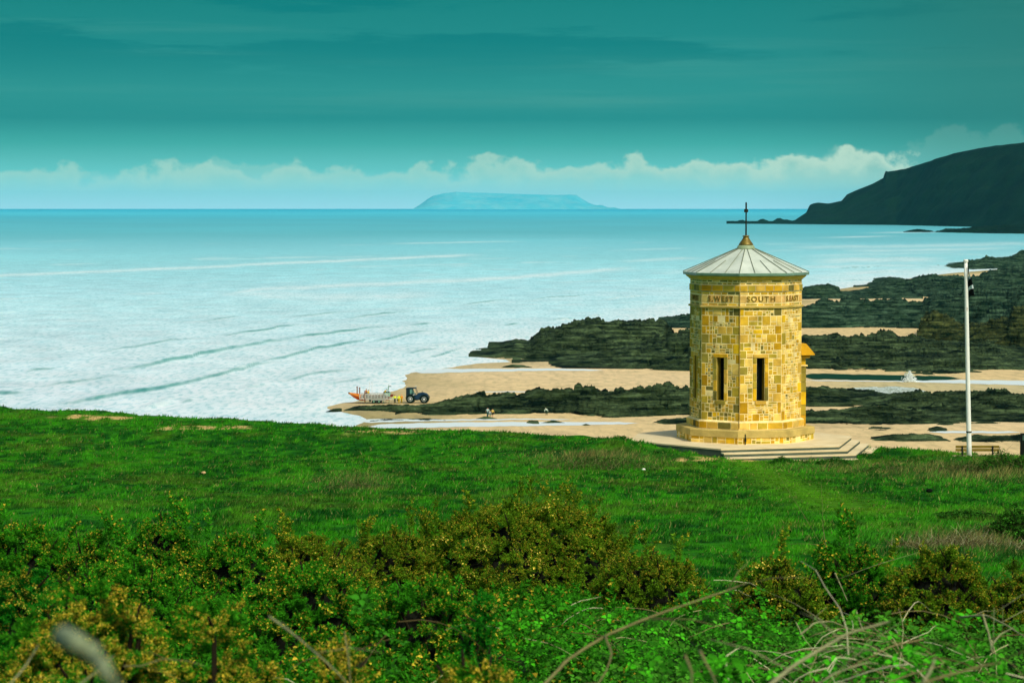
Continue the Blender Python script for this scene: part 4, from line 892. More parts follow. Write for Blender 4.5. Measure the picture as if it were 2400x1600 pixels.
for q in np.linspace(x0, x1, 7): mb.box((q, 0, .90), (.1, 2.4, .1))
mb.box((x1 + .5, 0, .85), (1.6, .14, .14)); mb.build('chassis', galv, tr)
for sgn in (-1, 1):
    mb = MB(); xa, xb = L(845, 0)[0], L(911, 0)[0]
    mb.box(((xa + xb) / 2, sgn * 1.3, 2.02), (xb - xa, .06, .10))
    for q in np.linspace(xa, xb, 20): mb.box((q, sgn * 1.38, 1.5), (.13, .05, 1.05))
    mb.build('side_cage', galv, tr)
for px in (878, 890):
    for sgn in (-1, 1):
        x = L(px, 0)[0]; w = MB(); w.lathe([(.2, -.16), (.40, -.15), (.44, -.08), (.44, .08), (.40, .15), (.2, .16)], 20, (x, sgn * 1.1, .44), axis='y'); wo = w.build('wheel', dgreen, tr, True)
        w = MB(); w.lathe([(.0, -.17), (.19, -.165), (.21, -.12), (.21, .12), (.19, .165), (.0, .17)], 16, (x, sgn * 1.1, .44), axis='y'); w.build('rim', mat('rim_green', lin(104, 150, 124), .5), wo)
mb = MB(); xa = L(868.5, 0)[0]; mb.box((L(884, 0)[0], -1.1, .92), (2.6, .42, .06)); mb.box((L(869, 0)[0], -1.1, .66), (.35, .4, .5)); mb.build('mudguard', dgreen, tr)
for px in (858, 901, 914): x = L(px, 0)[0]; mb = MB(); mb.box((x, -1.2, .62), (.09, .09, .75)); mb.box((x, -1.2, .24), (.28, .2, .1)); mb.build('jockey_leg', mat('leg_green', lin(70, 110, 84), .6), tr)
x, z = L(857, 911); mb = MB(); mb.box((x, -1.36, 1.5), (.2, .12, 2.4)); mb.build('guide_post', brown, tr)
mb = MB(); x = x1 + 1.1; mb.box((x, 0, .75), (.35, 1.3, .45)); mb.build('drawbar_box', dgreen, tr)
CB, SB = math.cos(BR), math.sin(BR)
def wp(x, y, z): return (ox + x * CB - y * SB, oy + x * SB + y * CB, oz + z)
person(wp(L(858, 0)[0], .3, 1.25), 0.4, 1.7, 'crew member in an orange suit standing in the lifeboat bow', (190, 120, 40), (60, 40, 24), (30, 26, 16))
person(wp(L(864, 0)[0], -.2, 1.2), 1.0, 1.6, 'crew member in a yellow jacket amidships in the lifeboat', (232, 212, 60), (60, 60, 40), (70, 64, 20))
person(wp(L(901.5, 0)[0], -.5, 1.5), 1.5, 1.7, 'crew member in a yellow jacket leaning over the stern console', (222, 190, 48), (40, 40, 30), (60, 40, 20), bend=.8, reach=.9)
p = on_beach(925.7, 944.8); person((p[0], p[1] - .6, p[2]), 0.1, 1.8, 'helper in a lime yellow jacket and dark trousers, arms out, behind the trailer', (222, 240, 40), (12, 34, 24), (120, 90, 30), shoes=(196, 190, 40), arm=1.1)
p = on_beach(935.5, 944.6); person((p[0], p[1] - .4, p[2]), 0.5, 1.82, 'helper in a long lime yellow coat left of the orange jacket', (226, 244, 30), (200, 170, 30), (200, 210, 60), shoes=(180, 170, 30))
p = on_beach(941.5, 944.4); person((p[0], p[1] - .2, p[2]), -0.3, 1.82, 'helper in an orange jacket nearest the tractor', (250, 160, 40), (190, 160, 40), (226, 170, 60), shoes=(160, 140, 30))
# ================================================================== TRACTOR
tx_, ty_, tz_ = on_beach(978, 944.0); PT = F / ty_
trac = empty('tractor', (tx_, ty_, tz_), 'dark blue tractor with big white hubbed wheels on the sand', 'tractor', None, R(-5))
def Tq(px, py): return ((px - 978) / PT, (944 - py) / PT)
navy = mat('navy_paint', lin(14, 52, 78), .35, .5, var=.15); navy2 = mat('dark_navy', lin(8, 38, 48), .45, .4, var=.2); glass = NT('cab_glass'); glass.base(lin(96, 150, 134), .08, .6)
mb = MB(); mb.side([Tq(952, 925), Tq(952, 930), Tq(970, 932), Tq(978, 936), Tq(986, 936), Tq(1003, 934), Tq(1004, 924), Tq(1000, 921), Tq(991, 918.5), Tq(981, 920), Tq(976, 925)], -.42, .42); mb.build('bonnet', navy, trac, bevel=.05)
mb = MB(); mb.side([Tq(953, 924), Tq(953, 931), Tq(968, 931), Tq(974, 926), Tq(974, 921), Tq(966, 921), Tq(966, 924)], -.75, .75); mb.build('cab_base', navy2, trac, bevel=.04)
mb = MB()
for sgn in (-1, 1):
    for a, b in (((953, 924), (953, 910)), ((961, 922), (961, 910)), ((967.5, 922), (967.5, 909)), ((978.5, 922), (974.5, 908.5))): (xa, za), (xb, zb) = Tq(*a), Tq(*b); mb = MB(); mb.tube([(xa, sgn * .75, za), (xb, sgn * .68, zb)], .05, 6); mb.build('cab_pillar', navy2, trac)
mb = MB(); mb.side([Tq(952, 910.5), Tq(952, 908.6), Tq(960, 908), Tq(975, 907.6), Tq(976, 909.4)], -.8, .8); mb.build('cab_roof', navy2, trac, bevel=.04)
mb = MB(); mb.side([Tq(952.5, 925), Tq(952.5, 910), Tq(960, 910), Tq(960, 925)], -.7, .7); mb.build('rear_screen', navy2, trac)
mb = MB(); mb.side([Tq(961, 922), Tq(961, 910.4), Tq(967.5, 910.2), Tq(970.5, 922)], -.62, .62); mb.build('window', glass.m, trac)
for i, (px, py) in enumerate(((962.8, 934.6), (995.4, 934))):
    for sgn in (-1, 1):
        x, z = Tq(px, py); r = .90 if i == 0 else .87; w = MB(); w.lathe([(.45, -.24), (r * .93, -.23), (r, -.16), (r, .16), (r * .93, .23), (.45, .24)], 28, (x, sgn * .85, r), axis='y')
        for q in range(22):
            th = 2 * math.pi * q / 22; w.box((x + math.sin(th) * (r + .01), sgn * .85, r - math.cos(th) * (r + .01)), (.07, .44, .06), (0, -th, 0))
        wo = w.build('wheel', mat('tyre_rubber', lin(8, 30, 22), .85, .15), trac)
        w = MB(); w.lathe([(.0, -.25), (.2, -.25), (.24, -.2), (.38, -.21), (.44, -.255), (.47, -.25), (.47, .25), (.44, .255), (.38, .21), (.24, .2), (.2, .25), (.0, .25)], 24, (x, sgn * .85, r), axis='y'); rim = w.build('rim', mat('white_rim', lin(230, 240, 236), .4, .4, var=.05), wo, True)
        mb = MB()
        for q in range(5): th = 2 * math.pi * q / 5 + .5; mb.ell((x + .3 * math.sin(th), sgn * 1.07, r + .3 * math.cos(th)), (.055, .03, .055), 8, 6)
        mb.build('rim_hole', dgreen, rim)
    x, z = Tq(px, py); 
    for sgn in (-1, 1):
        mb = MB(); a0, a1 = (-80, 60) if i == 0 else (-60, 85)
        pts = [(x + math.sin(R(a)) * 1.02, z_ + math.cos(R(a)) * 1.02) for a in np.linspace(a0, a1, 10) for z_ in (.89,)]
        pin = [(x + math.sin(R(a)) * .97, .89 + math.cos(R(a)) * .97) for a in np.linspace(a1, a0, 10)]
        mb.side(pts + pin, sgn * .85 - .27, sgn * .85 + .27); mb.build('mudguard', navy2, trac)
mb = MB(); x, z = Tq(990, 917); mb.tube([(x, -.25, z - .3), (x, -.25, z + .12)], .06, 8); mb.build('exhaust', dgreen, trac)
mb = MB(); x, z = Tq(970, 924); mb.box((x + .05, -.8, z), (.28, .06, .18)); mb.tube([(x + .35, -.8, z - .1), (x + .35, -.8, z + .3)], .03, 6); mb.ell((x + .32, -.82, z + .1), (.07, .05, .12), 8, 6); mb.build('wing_mirror', galv, trac)
mb = MB(); x, z = Tq(978, 935); mb.box((x, 0, .75), (1.6, .7, .22)); mb.box((x - .1, -.55, .66), (.5, .35, .12)); mb.box((x - .1, .55, .66), (.5, .35, .12)); mb.build('undercarriage', dgreen, trac)
for px in (955, 973, 975): x, z = Tq(px, 908); mb = MB(); mb.tube([(x, .3, z), (x, .3, z + .3)], .03, 6); mb.ell((x, .3, z + .32), (.07, .07, .08), 8, 6); mb.build('work_lamp', galv, trac)
# ================================================================== WATER SPOUT IN THE POOL
sx_, sy_, sz_ = on_beach(2132, 895); sp = MB(); r_ = random.Random(3); q = F / sy_
for i in range(1100):
    t = r_.random() ** 1.6; w = max(0, 1 - t * 1.25) ** .6 * 15 / q + 3 / q; a = r_.gauss(0, .45); z = t * 27 / q
    sz = r_.uniform(.05, .12) * (1.25 - t); sp.ell((a * w, r_.gauss(0, .4), z + .03), (sz * 1.2, sz, sz), 6, 4)
spo = sp.build('splash', mat('white_spray', lin(238, 246, 244), .9, .1, var=.03), None, True); spo.location = (sx_, sy_, sz_); tag(spo, 'white splash of water at the edge of the dark pool', 'splash')
rk, ry, rz_ = on_beach(2132, 882); mb = MB(); mb.side([(-1.3, .2), (-1.0, .9), (-.6, 1.1), (.3, .8), (1.1, .35), (1.5, .0), (.4, .1)], -.5, .6)
bo = mb.build('boulder', mat('pale_boulder', lin(200, 200, 160), .9, .1, var=.3), None, bevel=.12); bo.location = (rk, ry, rz_); tag(bo, 'pale boulder above the white splash', 'rock')
# a few small things lying in the grass
def on_turf(px, py):
    y = 30.0; ys = np.linspace(26, 130, 1600); xs = (px - 1200) / F * ys; pr = proj(xs, ys, ground_z(xs, ys))[1]
    i = int(np.argmax(pr <= py)); return float(xs[i]), float(ys[i]), gz(xs[i], ys[i])
for px, py, r, c, lab in ((474, 1113, .085, (206, 170, 120), 'tan stone lying in the open grass left of centre'), (2183, 1157, .10, (12, 18, 12), 'small black lump in the grass below the flagpole'), (1510, 1105, .07, (226, 230, 210), 'white scrap lying in the rough grass left of the steps')):
    x, y, z = on_turf(px, py); mb = MB(); mb.ell((0, 0, 0), (r, r * .8, r * .6), 10, 7); o = mb.build('stone', mat('stone_%d' % px, lin(*c), .9, .1), None, True); o.location = (x, y, z + .05 + r * .4); tag(o, lab, 'stone')
# ================================================================== VEGETATION
def tri_mesh(name, V, C, m, parent=None):
    """V (n,3,3) triangles, C (n,3) colours per triangle"""
    n = len(V); me = bpy.data.meshes.new(name)
    me.vertices.add(n * 3); me.vertices.foreach_set('co', np.ascontiguousarray(V, np.float32).ravel())
    me.loops.add(n * 3); me.loops.foreach_set('vertex_index', np.arange(n * 3, dtype=np.int32))
    me.polygons.add(n); me.polygons.foreach_set('loop_start', np.arange(0, n * 3, 3, dtype=np.int32))
    a = me.color_attributes.new('Col', 'FLOAT_COLOR', 'POINT'); c = np.ones((n * 3, 4), np.float32); c[:, :3] = np.repeat(C, 3, 0); a.data.foreach_set('color', c.ravel())
    me.update(calc_edges=True)
    return link(name, me, m, parent)
def unit(a): return a / np.maximum(np.linalg.norm(a, axis=-1, keepdims=True), 1e-9)
leaf_m = vmat('foliage', .75, .08, 2.0, .25, 0, .12); grass_m = vmat('grass_blades', .7, .2, .8, .3, 0, .3); twig_m = vmat('twig_bark', .85, .15, 8, .25)
# ------------------------------------------------------------------ grass
def build_grass():
    parts = []; cols = []
    for d0, d1, n, hh, ww in ((24, 45, 190000, .055, .011), (45, 70, 190000, .075, .015), (70, 100, 200000, .08, .020), (100, 134, 120000, .085, .026)):
        y = np.sqrt(RNG.uniform(d0 ** 2, d1 ** 2, n)); x = RNG.uniform(-.235, .235, n) * y
        tuft = sstep(.3, .7, fbm(x * 2.8, y * 1.2, 131, 3)); k = (RNG.random(n) < .25 + 1.1 * tuft) & (RNG.random(n) > bare_mask(x, y) * .75) & (np.hypot(x - TX, y - TY) > 4.9)
        e = np.interp(x, ED[:, 0], ED[:, 1]); k &= y < e + .6
        sm = (np.hypot(x - TX, y - TY) < 6.6) & (y < TY) & (x > TX - 1.5); k &= ~(sm & (RNG.random(n) < .0))
        x, y, tuft = x[k], y[k], tuft[k]; n = len(x); z = ground_z(x, y); sc = scrub_mask(x, y)
        h = hh * RNG.uniform(.5, 1.3, n) * (.5 + 1.1 * tuft) * (1 + sc * 1.3) * (1 - .5 * path_mask(x, y)); w = ww * RNG.uniform(.7, 1.3, n)
        th = RNG.uniform(0, np.pi, n); side = np.stack([np.cos(th), np.sin(th) * .6, 0 * th], -1) * w[:, None]
        P = np.stack([x, y, z - .01], -1); ln = np.stack([RNG.normal(.25, .45, n), RNG.normal(0, .45, n), np.ones(n)], -1) * h[:, None]
        parts.append(np.stack([P - side, P + side, P + ln], 1))
        c = turf_col(x, y) * (RNG.uniform(.6, 1.3, n) * (.7 + .75 * tuft))[:, None]
        dry = RNG.random(n) < .05 + .5 * sc; c[dry] = np.array(lin(150, 146, 78)) * RNG.uniform(.5, 1.2, dry.sum())[:, None]; cols.append(c)
    o = tri_mesh('grass', np.concatenate(parts), np.concatenate(cols), grass_m); tag(o, 'short rough green turf covering the clifftop', 'grass', kind='stuff')
build_grass()
# ------------------------------------------------------------------ gorse
def shoot(seed, n, nf, fl, green, length=.5, rad=.055, nl=.05, wd=.0095, fs=.0095):
    g = np.random.default_rng(seed); t = g.random(n) ** .9; a = g.uniform(0, 2 * np.pi, n); out = np.stack([np.cos(a), np.sin(a), 0 * a], -1)
    bend = g.normal(0, .10, 2)
    def axis(t): return np.stack([bend[0] * t * t, bend[1] * t * t, t * length], -1)
    taper = np.clip(1.15 * (1 - t) ** .55 + .12, 0, 1)
    d = unit(out * 1.0 + np.array([0, 0, .75]) + g.normal(0, .25, (n, 3))); Ln = nl * (.55 + .6 * taper) * g.uniform(.7, 1.25, n)
    P = axis(t) + out * (rad * .35 * taper)[:, None]; sd = unit(np.cross(d, g.normal(0, 1, (n, 3)))) * (wd * g.uniform(.7, 1.3, n))[:, None]
    V = [np.stack([P - sd, P + sd, P + d * Ln[:, None]], 1)]
    c = np.array(green) * g.uniform(.6, 1.5, n)[:, None]; C = [c]
    m = int(nf * fl)
    if m:
        t = .30 + .70 * g.random(m) ** .7; a = g.uniform(0, 2 * np.pi, m); out = np.stack([np.cos(a), np.sin(a), 0 * a], -1); taper = np.clip(1.1 * (1 - t) ** .55 + .2, 0, 1)
        P = axis(t) + out * (rad * taper * g.uniform(.6, 1.0, m))[:, None]
        pal = np.array([lin(232, 202, 62), lin(210, 186, 52), lin(168, 158, 42), lin(244, 218, 96), lin(120, 122, 34)]); c = pal[g.choice(5, m, p=[.28, .28, .2, .1, .14])] * g.uniform(.7, 1.15, m)[:, None]
        for q in range(2):
            u = unit(g.normal(0, 1, (m, 3))); v = unit(np.cross(u, g.normal(0, 1, (m, 3)))); s = (fs * g.uniform(.7, 1.35, m))[:, None]
            V.append(np.stack([P - u * s, P + u * s - v * s * .6, P + v * s * 1.3 + out * s], 1)); C.append(c)
    return np.concatenate(V), np.concatenate(C)
G_OLIVE, G_DARK, G_MID = lin(86, 124, 18), lin(30, 120, 20), lin(54, 132, 18)
def protos(n, nf, fl, green, seed, **k): return [shoot(seed + i, n, nf, fl * f, np.array(green) * b, **k) for i, (f, b) in enumerate(((1, 1), (1.25, .9), (.7, 1.1), (.3, 1.15), (.05, 1.0)))]
def orient(dirs, g):
    z = unit(dirs); r = g.normal(0, 1, z.shape); x = unit(np.cross(r, z)); y = np.cross(z, x); return np.stack([x, y, z], 1)   # rows
def place(PR, P, D, S, g, w=None):
    V = []; C = []; idx = g.choice(len(PR), len(P), p=w)
    for i, (v, c) in enumerate(PR):
        k = idx == i
        if not k.any(): continue
        M = orient(D[k], g); s = S[k][:, None, None]
        V.append((np.einsum('tvj,njk->ntvk', v, M) * s[:, None] + P[k][:, None, None, :]).reshape(-1, 3, 3)); C.append((c[None] * g.uniform(.8, 1.2, (k.sum(), 1, 1))).reshape(-1, 3))
    return np.concatenate(V), np.concatenate(C)
def lumps(g, n): 
    return [(unit(np.array([g.normal(0, 1), g.normal(0, 1), abs(g.normal(0, .8))])), g.uniform(.12, .40)) for _ in range(n)]
def gorse(label, D, px, hw, py_top, PR, tuft, seed, w=None, depth=.8, spires=0, nsh=13, grp='gorse bushes'):
    """a bush of many separate cushions (tufts) of short spiny shoots over an added dark core that blocks light"""
    g = np.random.default_rng(seed); x = (px - 1200) / F * D; rx = hw / F * D; ry = rx * depth; z0 = gz(x, D)
    _, zt = at_y(px, py_top, D); h = max(.35, float(zt) - z0 - tuft * .25)
    area = 2 * np.pi * (((rx * ry) ** 1.6 + (rx * h) ** 1.6 + (ry * h) ** 1.6) / 3) ** (1 / 1.6)
    n = int(area / (tuft * tuft * .80)); cand = unit(g.normal(0, 1, (n * 12, 3))); cand = cand[cand[:, 1] < .62]; cand[:, 2] = np.abs(cand[:, 2]) * .95 - .04
    sc3 = np.array([rx, ry, h]); keep = []          # spread the cushions evenly
    Pc = cand * sc3
    for i in range(len(cand)):
        if len(keep) >= n: break
        if not keep or np.min(((Pc[keep] - Pc[i]) ** 2).sum(1)) > (tuft * .76) ** 2: keep.append(i)
    u = cand[keep]; n = len(u); rad = g.uniform(.80, 1.04, n)
    for c, a in lumps(g, 8): rad += a * .45 * np.exp((u @ c - 1) / .06)
    Tc = u * rad[:, None] * sc3; nrm = unit(u / sc3); ax = unit(nrm * .8 + np.array([0, 0, .55]) + g.normal(0, .22, (n, 3)))
    ts = tuft * g.uniform(.75, 1.3, n); kind = g.choice(len(PR), n, p=w)
    # shoots of every cushion
    m = nsh; sp = g.normal(0, .48, (n, m, 3)); Dr = unit(ax[:, None] + sp); S = (ts[:, None] * g.uniform(1.5, 2.35, (n, m)))
    P = Tc[:, None] - ax[:, None] * (ts * .75)[:, None, None] + Dr * (ts * .12)[:, None, None]
    P, Dr, S = P.reshape(-1, 3), Dr.reshape(-1, 3), S.reshape(-1); KD = np.where(g.random(n * m) < .88, np.repeat(kind, m), g.choice(len(PR), n * m, p=w))
    spires = (spires + 1) // 2
    if spires:
        a = g.uniform(-.85, .85, spires); Ps = np.stack([a * rx, g.uniform(-.45, .4, spires) * ry, h * np.sqrt(np.clip(1 - a * a, .1, 1)) * .84], -1)
        for q in range(3): P = np.concatenate([P, Ps + g.normal(0, .02, Ps.shape) + np.array([0, 0, .09 * q])]); Dr = np.concatenate([Dr, unit(np.stack([g.normal(0, .16, spires), g.normal(0, .16, spires), np.ones(spires)], -1))]); S = np.concatenate([S, g.uniform(.5, .75, spires)]); KD = np.concatenate([KD, g.choice(len(PR), spires, p=w)])
    V = []; C = []
    for i in range(len(PR)):
        k = KD == i
        if k.any(): v_, c_ = place([PR[i]], P[k], Dr[k], S[k], g); V.append(v_); C.append(c_)
    root = empty('gorse_bush', (x, D, z0), label, 'bush', grp)
    tri_mesh('foliage', np.concatenate(V), np.concatenate(C), leaf_m, root)
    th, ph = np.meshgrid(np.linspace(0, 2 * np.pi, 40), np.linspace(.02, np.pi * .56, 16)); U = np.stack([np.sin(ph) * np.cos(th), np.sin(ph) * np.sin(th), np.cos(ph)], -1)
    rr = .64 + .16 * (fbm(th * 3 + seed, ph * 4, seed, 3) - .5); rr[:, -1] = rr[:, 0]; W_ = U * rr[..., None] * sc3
    mb = MB(); mb.col = lin(12, 16, 6); mb.add(W_.reshape(-1, 3).tolist(), grid_faces(16, 40).tolist()); mb.col = lin(36, 30, 16)  # dark core shell added to block light and blacken the gaps
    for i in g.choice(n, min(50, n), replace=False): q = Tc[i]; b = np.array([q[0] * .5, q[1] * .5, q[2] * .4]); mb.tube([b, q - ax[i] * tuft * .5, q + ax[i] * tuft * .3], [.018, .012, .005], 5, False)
    mb.build('branches_dark_core', twig_m, root, cols=True)
    return root
PM_ = protos(66, 20, .68, G_OLIVE, 200, length=.36, rad=.07, nl=.075, wd=.014, fs=.0175)
PD_ = protos(66, 20, .5, G_MID, 220, length=.36, rad=.07, nl=.08, wd=.014, fs=.0175)
PNr = protos(96, 64, 1.15, G_MID, 240, length=.36, rad=.065, nl=.07, wd=.010, fs=.0125)
PNd = protos(96, 40, .5, G_DARK, 260, length=.36, rad=.065, nl=.075, wd=.010, fs=.0125)
W_FL = [.25, .35, .1, .12, .18]; W_GR = [.1, .15, .1, .25, .4]
gorse('largest gorse bush, olive and mustard with upright spires, in the middle', 32, 1225, 300, 1146, PM_, .20, 1, W_FL, spires=26)
gorse('gorse spreading low on the right flank of the largest bush', 29, 1530, 150, 1268, PM_, .20, 2, W_FL, spires=4)
gorse('gorse left of the largest bush, its brown spires merging into it', 31.5, 930, 130, 1214, PM_, .20, 3, [.2, .25, .1, .15, .3], spires=10)
gorse('yellow dotted gorse in the back row, third bush from the left', 30.5, 730, 150, 1220, PM_, .20, 4, W_FL, spires=3)
gorse('gorse with two tall flowering tufts against the grass at left', 31, 370, 115, 1176, PD_, .20, 5, [.3, .25, .2, .15, .1], spires=12)
gorse('dark green gorse at the far left end of the back row', 31, 60, 150, 1193, PD_, .20, 6, W_GR, spires=6)
gorse('gorse filling the gap between the two tufts and the third bush', 30, 545, 130, 1210, PD_, .20, 7, [.2, .25, .1, .15, .3], spires=3)
gorse('small gorse left of the twin tufts with orange tips', 30, 215, 95, 1210, PD_, .20, 8, W_FL, spires=3)
gorse('tall dark gorse with a thin spire at its top, right of centre', 27, 2005, 120, 1234, PD_, .20, 9, [.2, .25, .1, .15, .3], spires=8)
gorse('straggling gorse with bright tips left of the tall dark one', 26.5, 1830, 120, 1283, PM_, .20, 10, W_FL, spires=3)
gorse('rounded gorse thick with pale yellow flower, right of the tall dark one', 26, 2210, 145, 1248, PM_, .20, 11, W_FL, spires=2)
gorse('gorse running out of the picture at the right edge', 25, 2400, 110, 1290, PM_, .20, 12, W_FL, spires=2)
gorse('green gorse in the second row below the twin tufts', 23, 300, 230, 1268, PD_, .20, 13, W_GR)
gorse('gorse in the second row, speckled yellow, below the third bush', 22, 720, 230, 1293, PD_, .20, 14, [.2, .25, .1, .15, .3])
gorse('dark green gorse clump standing up before the largest bush', 14, 1120, 70, 1323, PNd, .13, 15, [.05, .05, .2, .35, .35])
gorse('gorse in the second row under the largest bush', 21, 1010, 190, 1323, PD_, .20, 16, [.2, .2, .2, .2, .2])
gorse('second row gorse at the left edge with an upright tuft', 17, 40, 150, 1283, PNd, .165, 17, [.2, .2, .2, .2, .2])
gorse('near blurred gorse covered in golden flower at left', 11.5, 190, 320, 1282, PNr, .14, 18, W_FL)
gorse('near blurred golden gorse just right of the golden one at left', 11.2, 500, 200, 1325, PNr, .14, 19, W_FL)
gorse('near green gorse with golden patches, left of centre', 10.5, 790, 200, 1433, PNr, .14, 20, [.22, .25, .2, .18, .15])
gorse('near gorse in the bottom middle, mixed green and gold', 10, 1120, 230, 1430, PNr, .14, 21, [.22, .25, .2, .18, .15])
gorse('nearest gorse in the bottom left corner, dark with gold sprigs', 8, 170, 300, 1478, PNd, .125, 22, [.28, .22, .2, .15, .15])
gorse('nearest dark gorse along the bottom edge left of centre', 7.8, 640, 260, 1508, PNd, .125, 23, [.28, .22, .2, .15, .15])
gorse('nearest gorse along the bottom edge at centre with gold tips', 7.8, 1080, 240, 1523, PNr, .125, 24, [.2, .22, .2, .2, .18])
# ------------------------------------------------------------------ bramble
def leaf(seed, size, green):
    g = np.random.default_rng(seed); V = []; C = []
    for a, s in ((0, 1.0), (2.0, .85), (-2.0, .85)):
        L_ = size * s; W_ = L_ * .42
        pts = np.array([(0, .1 * L_, 0), (-W_ * .8, .4 * L_, .12 * L_), (-W_ * .7, .7 * L_, .1 * L_), (0, 1.1 * L_, -.06 * L_), (W_ * .7, .7 * L_, .1 * L_), (W_ * .8, .4 * L_, .12 * L_), (0, .55 * L_, 0)])
        ca, sa = math.cos(a), math.sin(a); M = np.array([[ca, sa, 0], [-sa, ca, 0], [0, 0, 1]]); pts = pts @ M; k = np.array(green) * g.uniform(.75, 1.3)
        for t in ((0, 6, 1), (1, 6, 2), (2, 6, 3), (3, 6, 4), (4, 6, 5), (5, 6, 0)): V.append(pts[list(t)]); C.append(k)
    return np.array(V), np.array(C)
def stems(mb, g, n, rx, ry, top, cols, length=.9, r=.006):
    for i in range(n):
        a, q = g.uniform(0, 2 * np.pi), g.random() ** .5; p = Vector((rx * q * math.cos(a), ry * q * math.sin(a), 0)); p.z = top(p.x, p.y) - g.uniform(.0, .25)
        d = Vector((g.normal(0, 1), g.normal(0, .6), g.uniform(-.2, .35))).normalized(); pts = [p]
        for s in range(5): d = (d + Vector((g.normal(0, .22), g.normal(0, .22), -.16 + g.normal(0, .1)))).normalized(); p = p + d * length * g.uniform(.06, .16); pts.append(p)
        mb.col = cols[g.integers(len(cols))]; mb.tube(pts, [r * q_ for q_ in (1, .9, .8, .65, .5, .3)], 4, False)
def bramble(label, D, px, hw, py_top, seed, dens=620, size=.047, green=lin(54, 142, 16), nst=12, depth=.9, stem_r=.0035):
    g = np.random.default_rng(seed); x = (px - 1200) / F * D; rx = hw / F * D; ry = rx * depth; z0 = gz(x, D); _, zt = at_y(px, py_top, D); h = max(.3, float(zt) - z0)
    so_ = seed * 3.7
    def top(a, b): return float(h * max(.12, (1 - ((a / rx) ** 2 + (b / ry) ** 2)) ** .35 if (a / rx) ** 2 + (b / ry) ** 2 < 1 else .12) * (.72 + .5 * float(fbm(np.array(a * 1.3 + so_), np.array(b * 1.3), seed, 3))))
    n = int(dens * np.pi * rx * ry); a = g.uniform(0, 2 * np.pi, n); q = np.sqrt(g.random(n)); X = rx * q * np.cos(a); Y = ry * q * np.sin(a)
    T = h * np.maximum(.12, (1 - np.clip(q, 0, .999) ** 2) ** .35) * (.72 + .5 * fbm(X * 1.3 + so_, Y * 1.3, seed, 3))
    cl = fbm(X * 4 + so_, Y * 4, seed + 1, 2); k = g.random(n) < .1 + 1.2 * sstep(.3, .62, cl); X, Y, T = X[k], Y[k], T[k]; n = len(X)
    P = np.stack([X, Y, T - g.random(n) ** 1.6 * np.minimum(.55, h * .7)], -1); Dr = unit(np.stack([g.normal(0, .5, n), g.normal(-.25, .5, n), np.ones(n)], -1))
    PR = [leaf(seed * 10 + i, size, np.array(green) * b) for i, b in enumerate((.35, .6, .95, 1.4))]
    V, C = place(PR, P, Dr, g.uniform(.6, 1.3, n), g); root = empty('bramble_patch', (x, D, z0), label, 'bramble', 'bramble patches'); tri_mesh('leaves', V, C, leaf_m, root)
    mb = MB(); stems(mb, g, nst, rx, ry, top, [lin(176, 170, 124), lin(140, 128, 84), lin(96, 80, 50), lin(200, 196, 156), lin(80, 70, 40)], .9, stem_r); mb.build('stems', twig_m, root, cols=True)
bramble('bright bramble leaves growing out below the largest gorse', 20, 1330, 260, 1385, 31)
bramble('bramble in the dip between the two gorse groups', 22, 1690, 150, 1350, 32)
bramble('low bramble just under the straggling gorse', 17, 1800, 170, 1405, 33)
bramble('leafy bramble below the rounded gorse at right', 15, 2260, 170, 1425, 34, nst=18)
bramble('dry stemmed bramble in the middle of the right half', 15, 2030, 150, 1425, 35, dens=330, green=lin(64, 128, 24), nst=80, stem_r=.003)
bramble('bramble beneath the long bare branch, right of centre', 11, 1560, 250, 1468, 36, size=.043, nst=18)
bramble('near bramble full of dead stems at the right', 11, 2060, 330, 1490, 37, size=.043, nst=60, stem_r=.003)
bramble('near bright green bramble at the bottom, right of the branch', 9.5, 1760, 230, 1515, 38, size=.043, green=lin(60, 154, 16), nst=18, stem_r=.003)
bramble('nearest bramble in the bottom right corner', 9, 2270, 230, 1525, 39, size=.043, green=lin(56, 148, 16), nst=30, stem_r=.003)
bramble('small bramble among the near gorse at left', 12.5, 560, 110, 1435, 40, nst=8, green=lin(52, 124, 22))
bramble('few bramble leaves between golden gorse bushes, left of centre', 13, 860, 120, 1395, 41, nst=8, green=lin(52, 124, 22))
# low growth filling the ground between the bushes
def build_undergrowth():
    g = RNG; n = 2600; D = np.sqrt(g.uniform(8 ** 2, 30 ** 2, n)); px = g.uniform(-260, 1500, n); X = (px - 1200) / F * D; k = g.random(n) < sstep(1560, 1350, px); X, D = X[k], D[k]; n = len(X)
    P = np.stack([X, D, ground_z(X, D) + g.uniform(-.1, .05, n)], -1); V, C = place(PD_, P, unit(g.normal(0, .5, (n, 3)) + np.array([0, -.2, 1])), g.uniform(.6, .95, n), g, W_GR); C = C * .8
    m = 9000; D = np.sqrt(g.uniform(7 ** 2, 25 ** 2, m)); px = g.uniform(1250, 2700, m); X = (px - 1200) / F * D; P = np.stack([X, D, ground_z(X, D) + g.uniform(0, .25, m)], -1)
    PR = [leaf(900 + i, .06, np.array(lin(76, 156, 34)) * b) for i, b in enumerate((.3, .5, .75))]; V2, C2 = place(PR, P, unit(g.normal(0, .5, (m, 3)) + np.array([0, -.2, 1])), g.uniform(.7, 1.3, m), g)
    o = tri_mesh('undergrowth', np.concatenate([V, V2]), np.concatenate([C, C2]), leaf_m); tag(o, 'tangled low undergrowth between gorse and brambles', 'undergrowth', kind='stuff')
build_undergrowth()
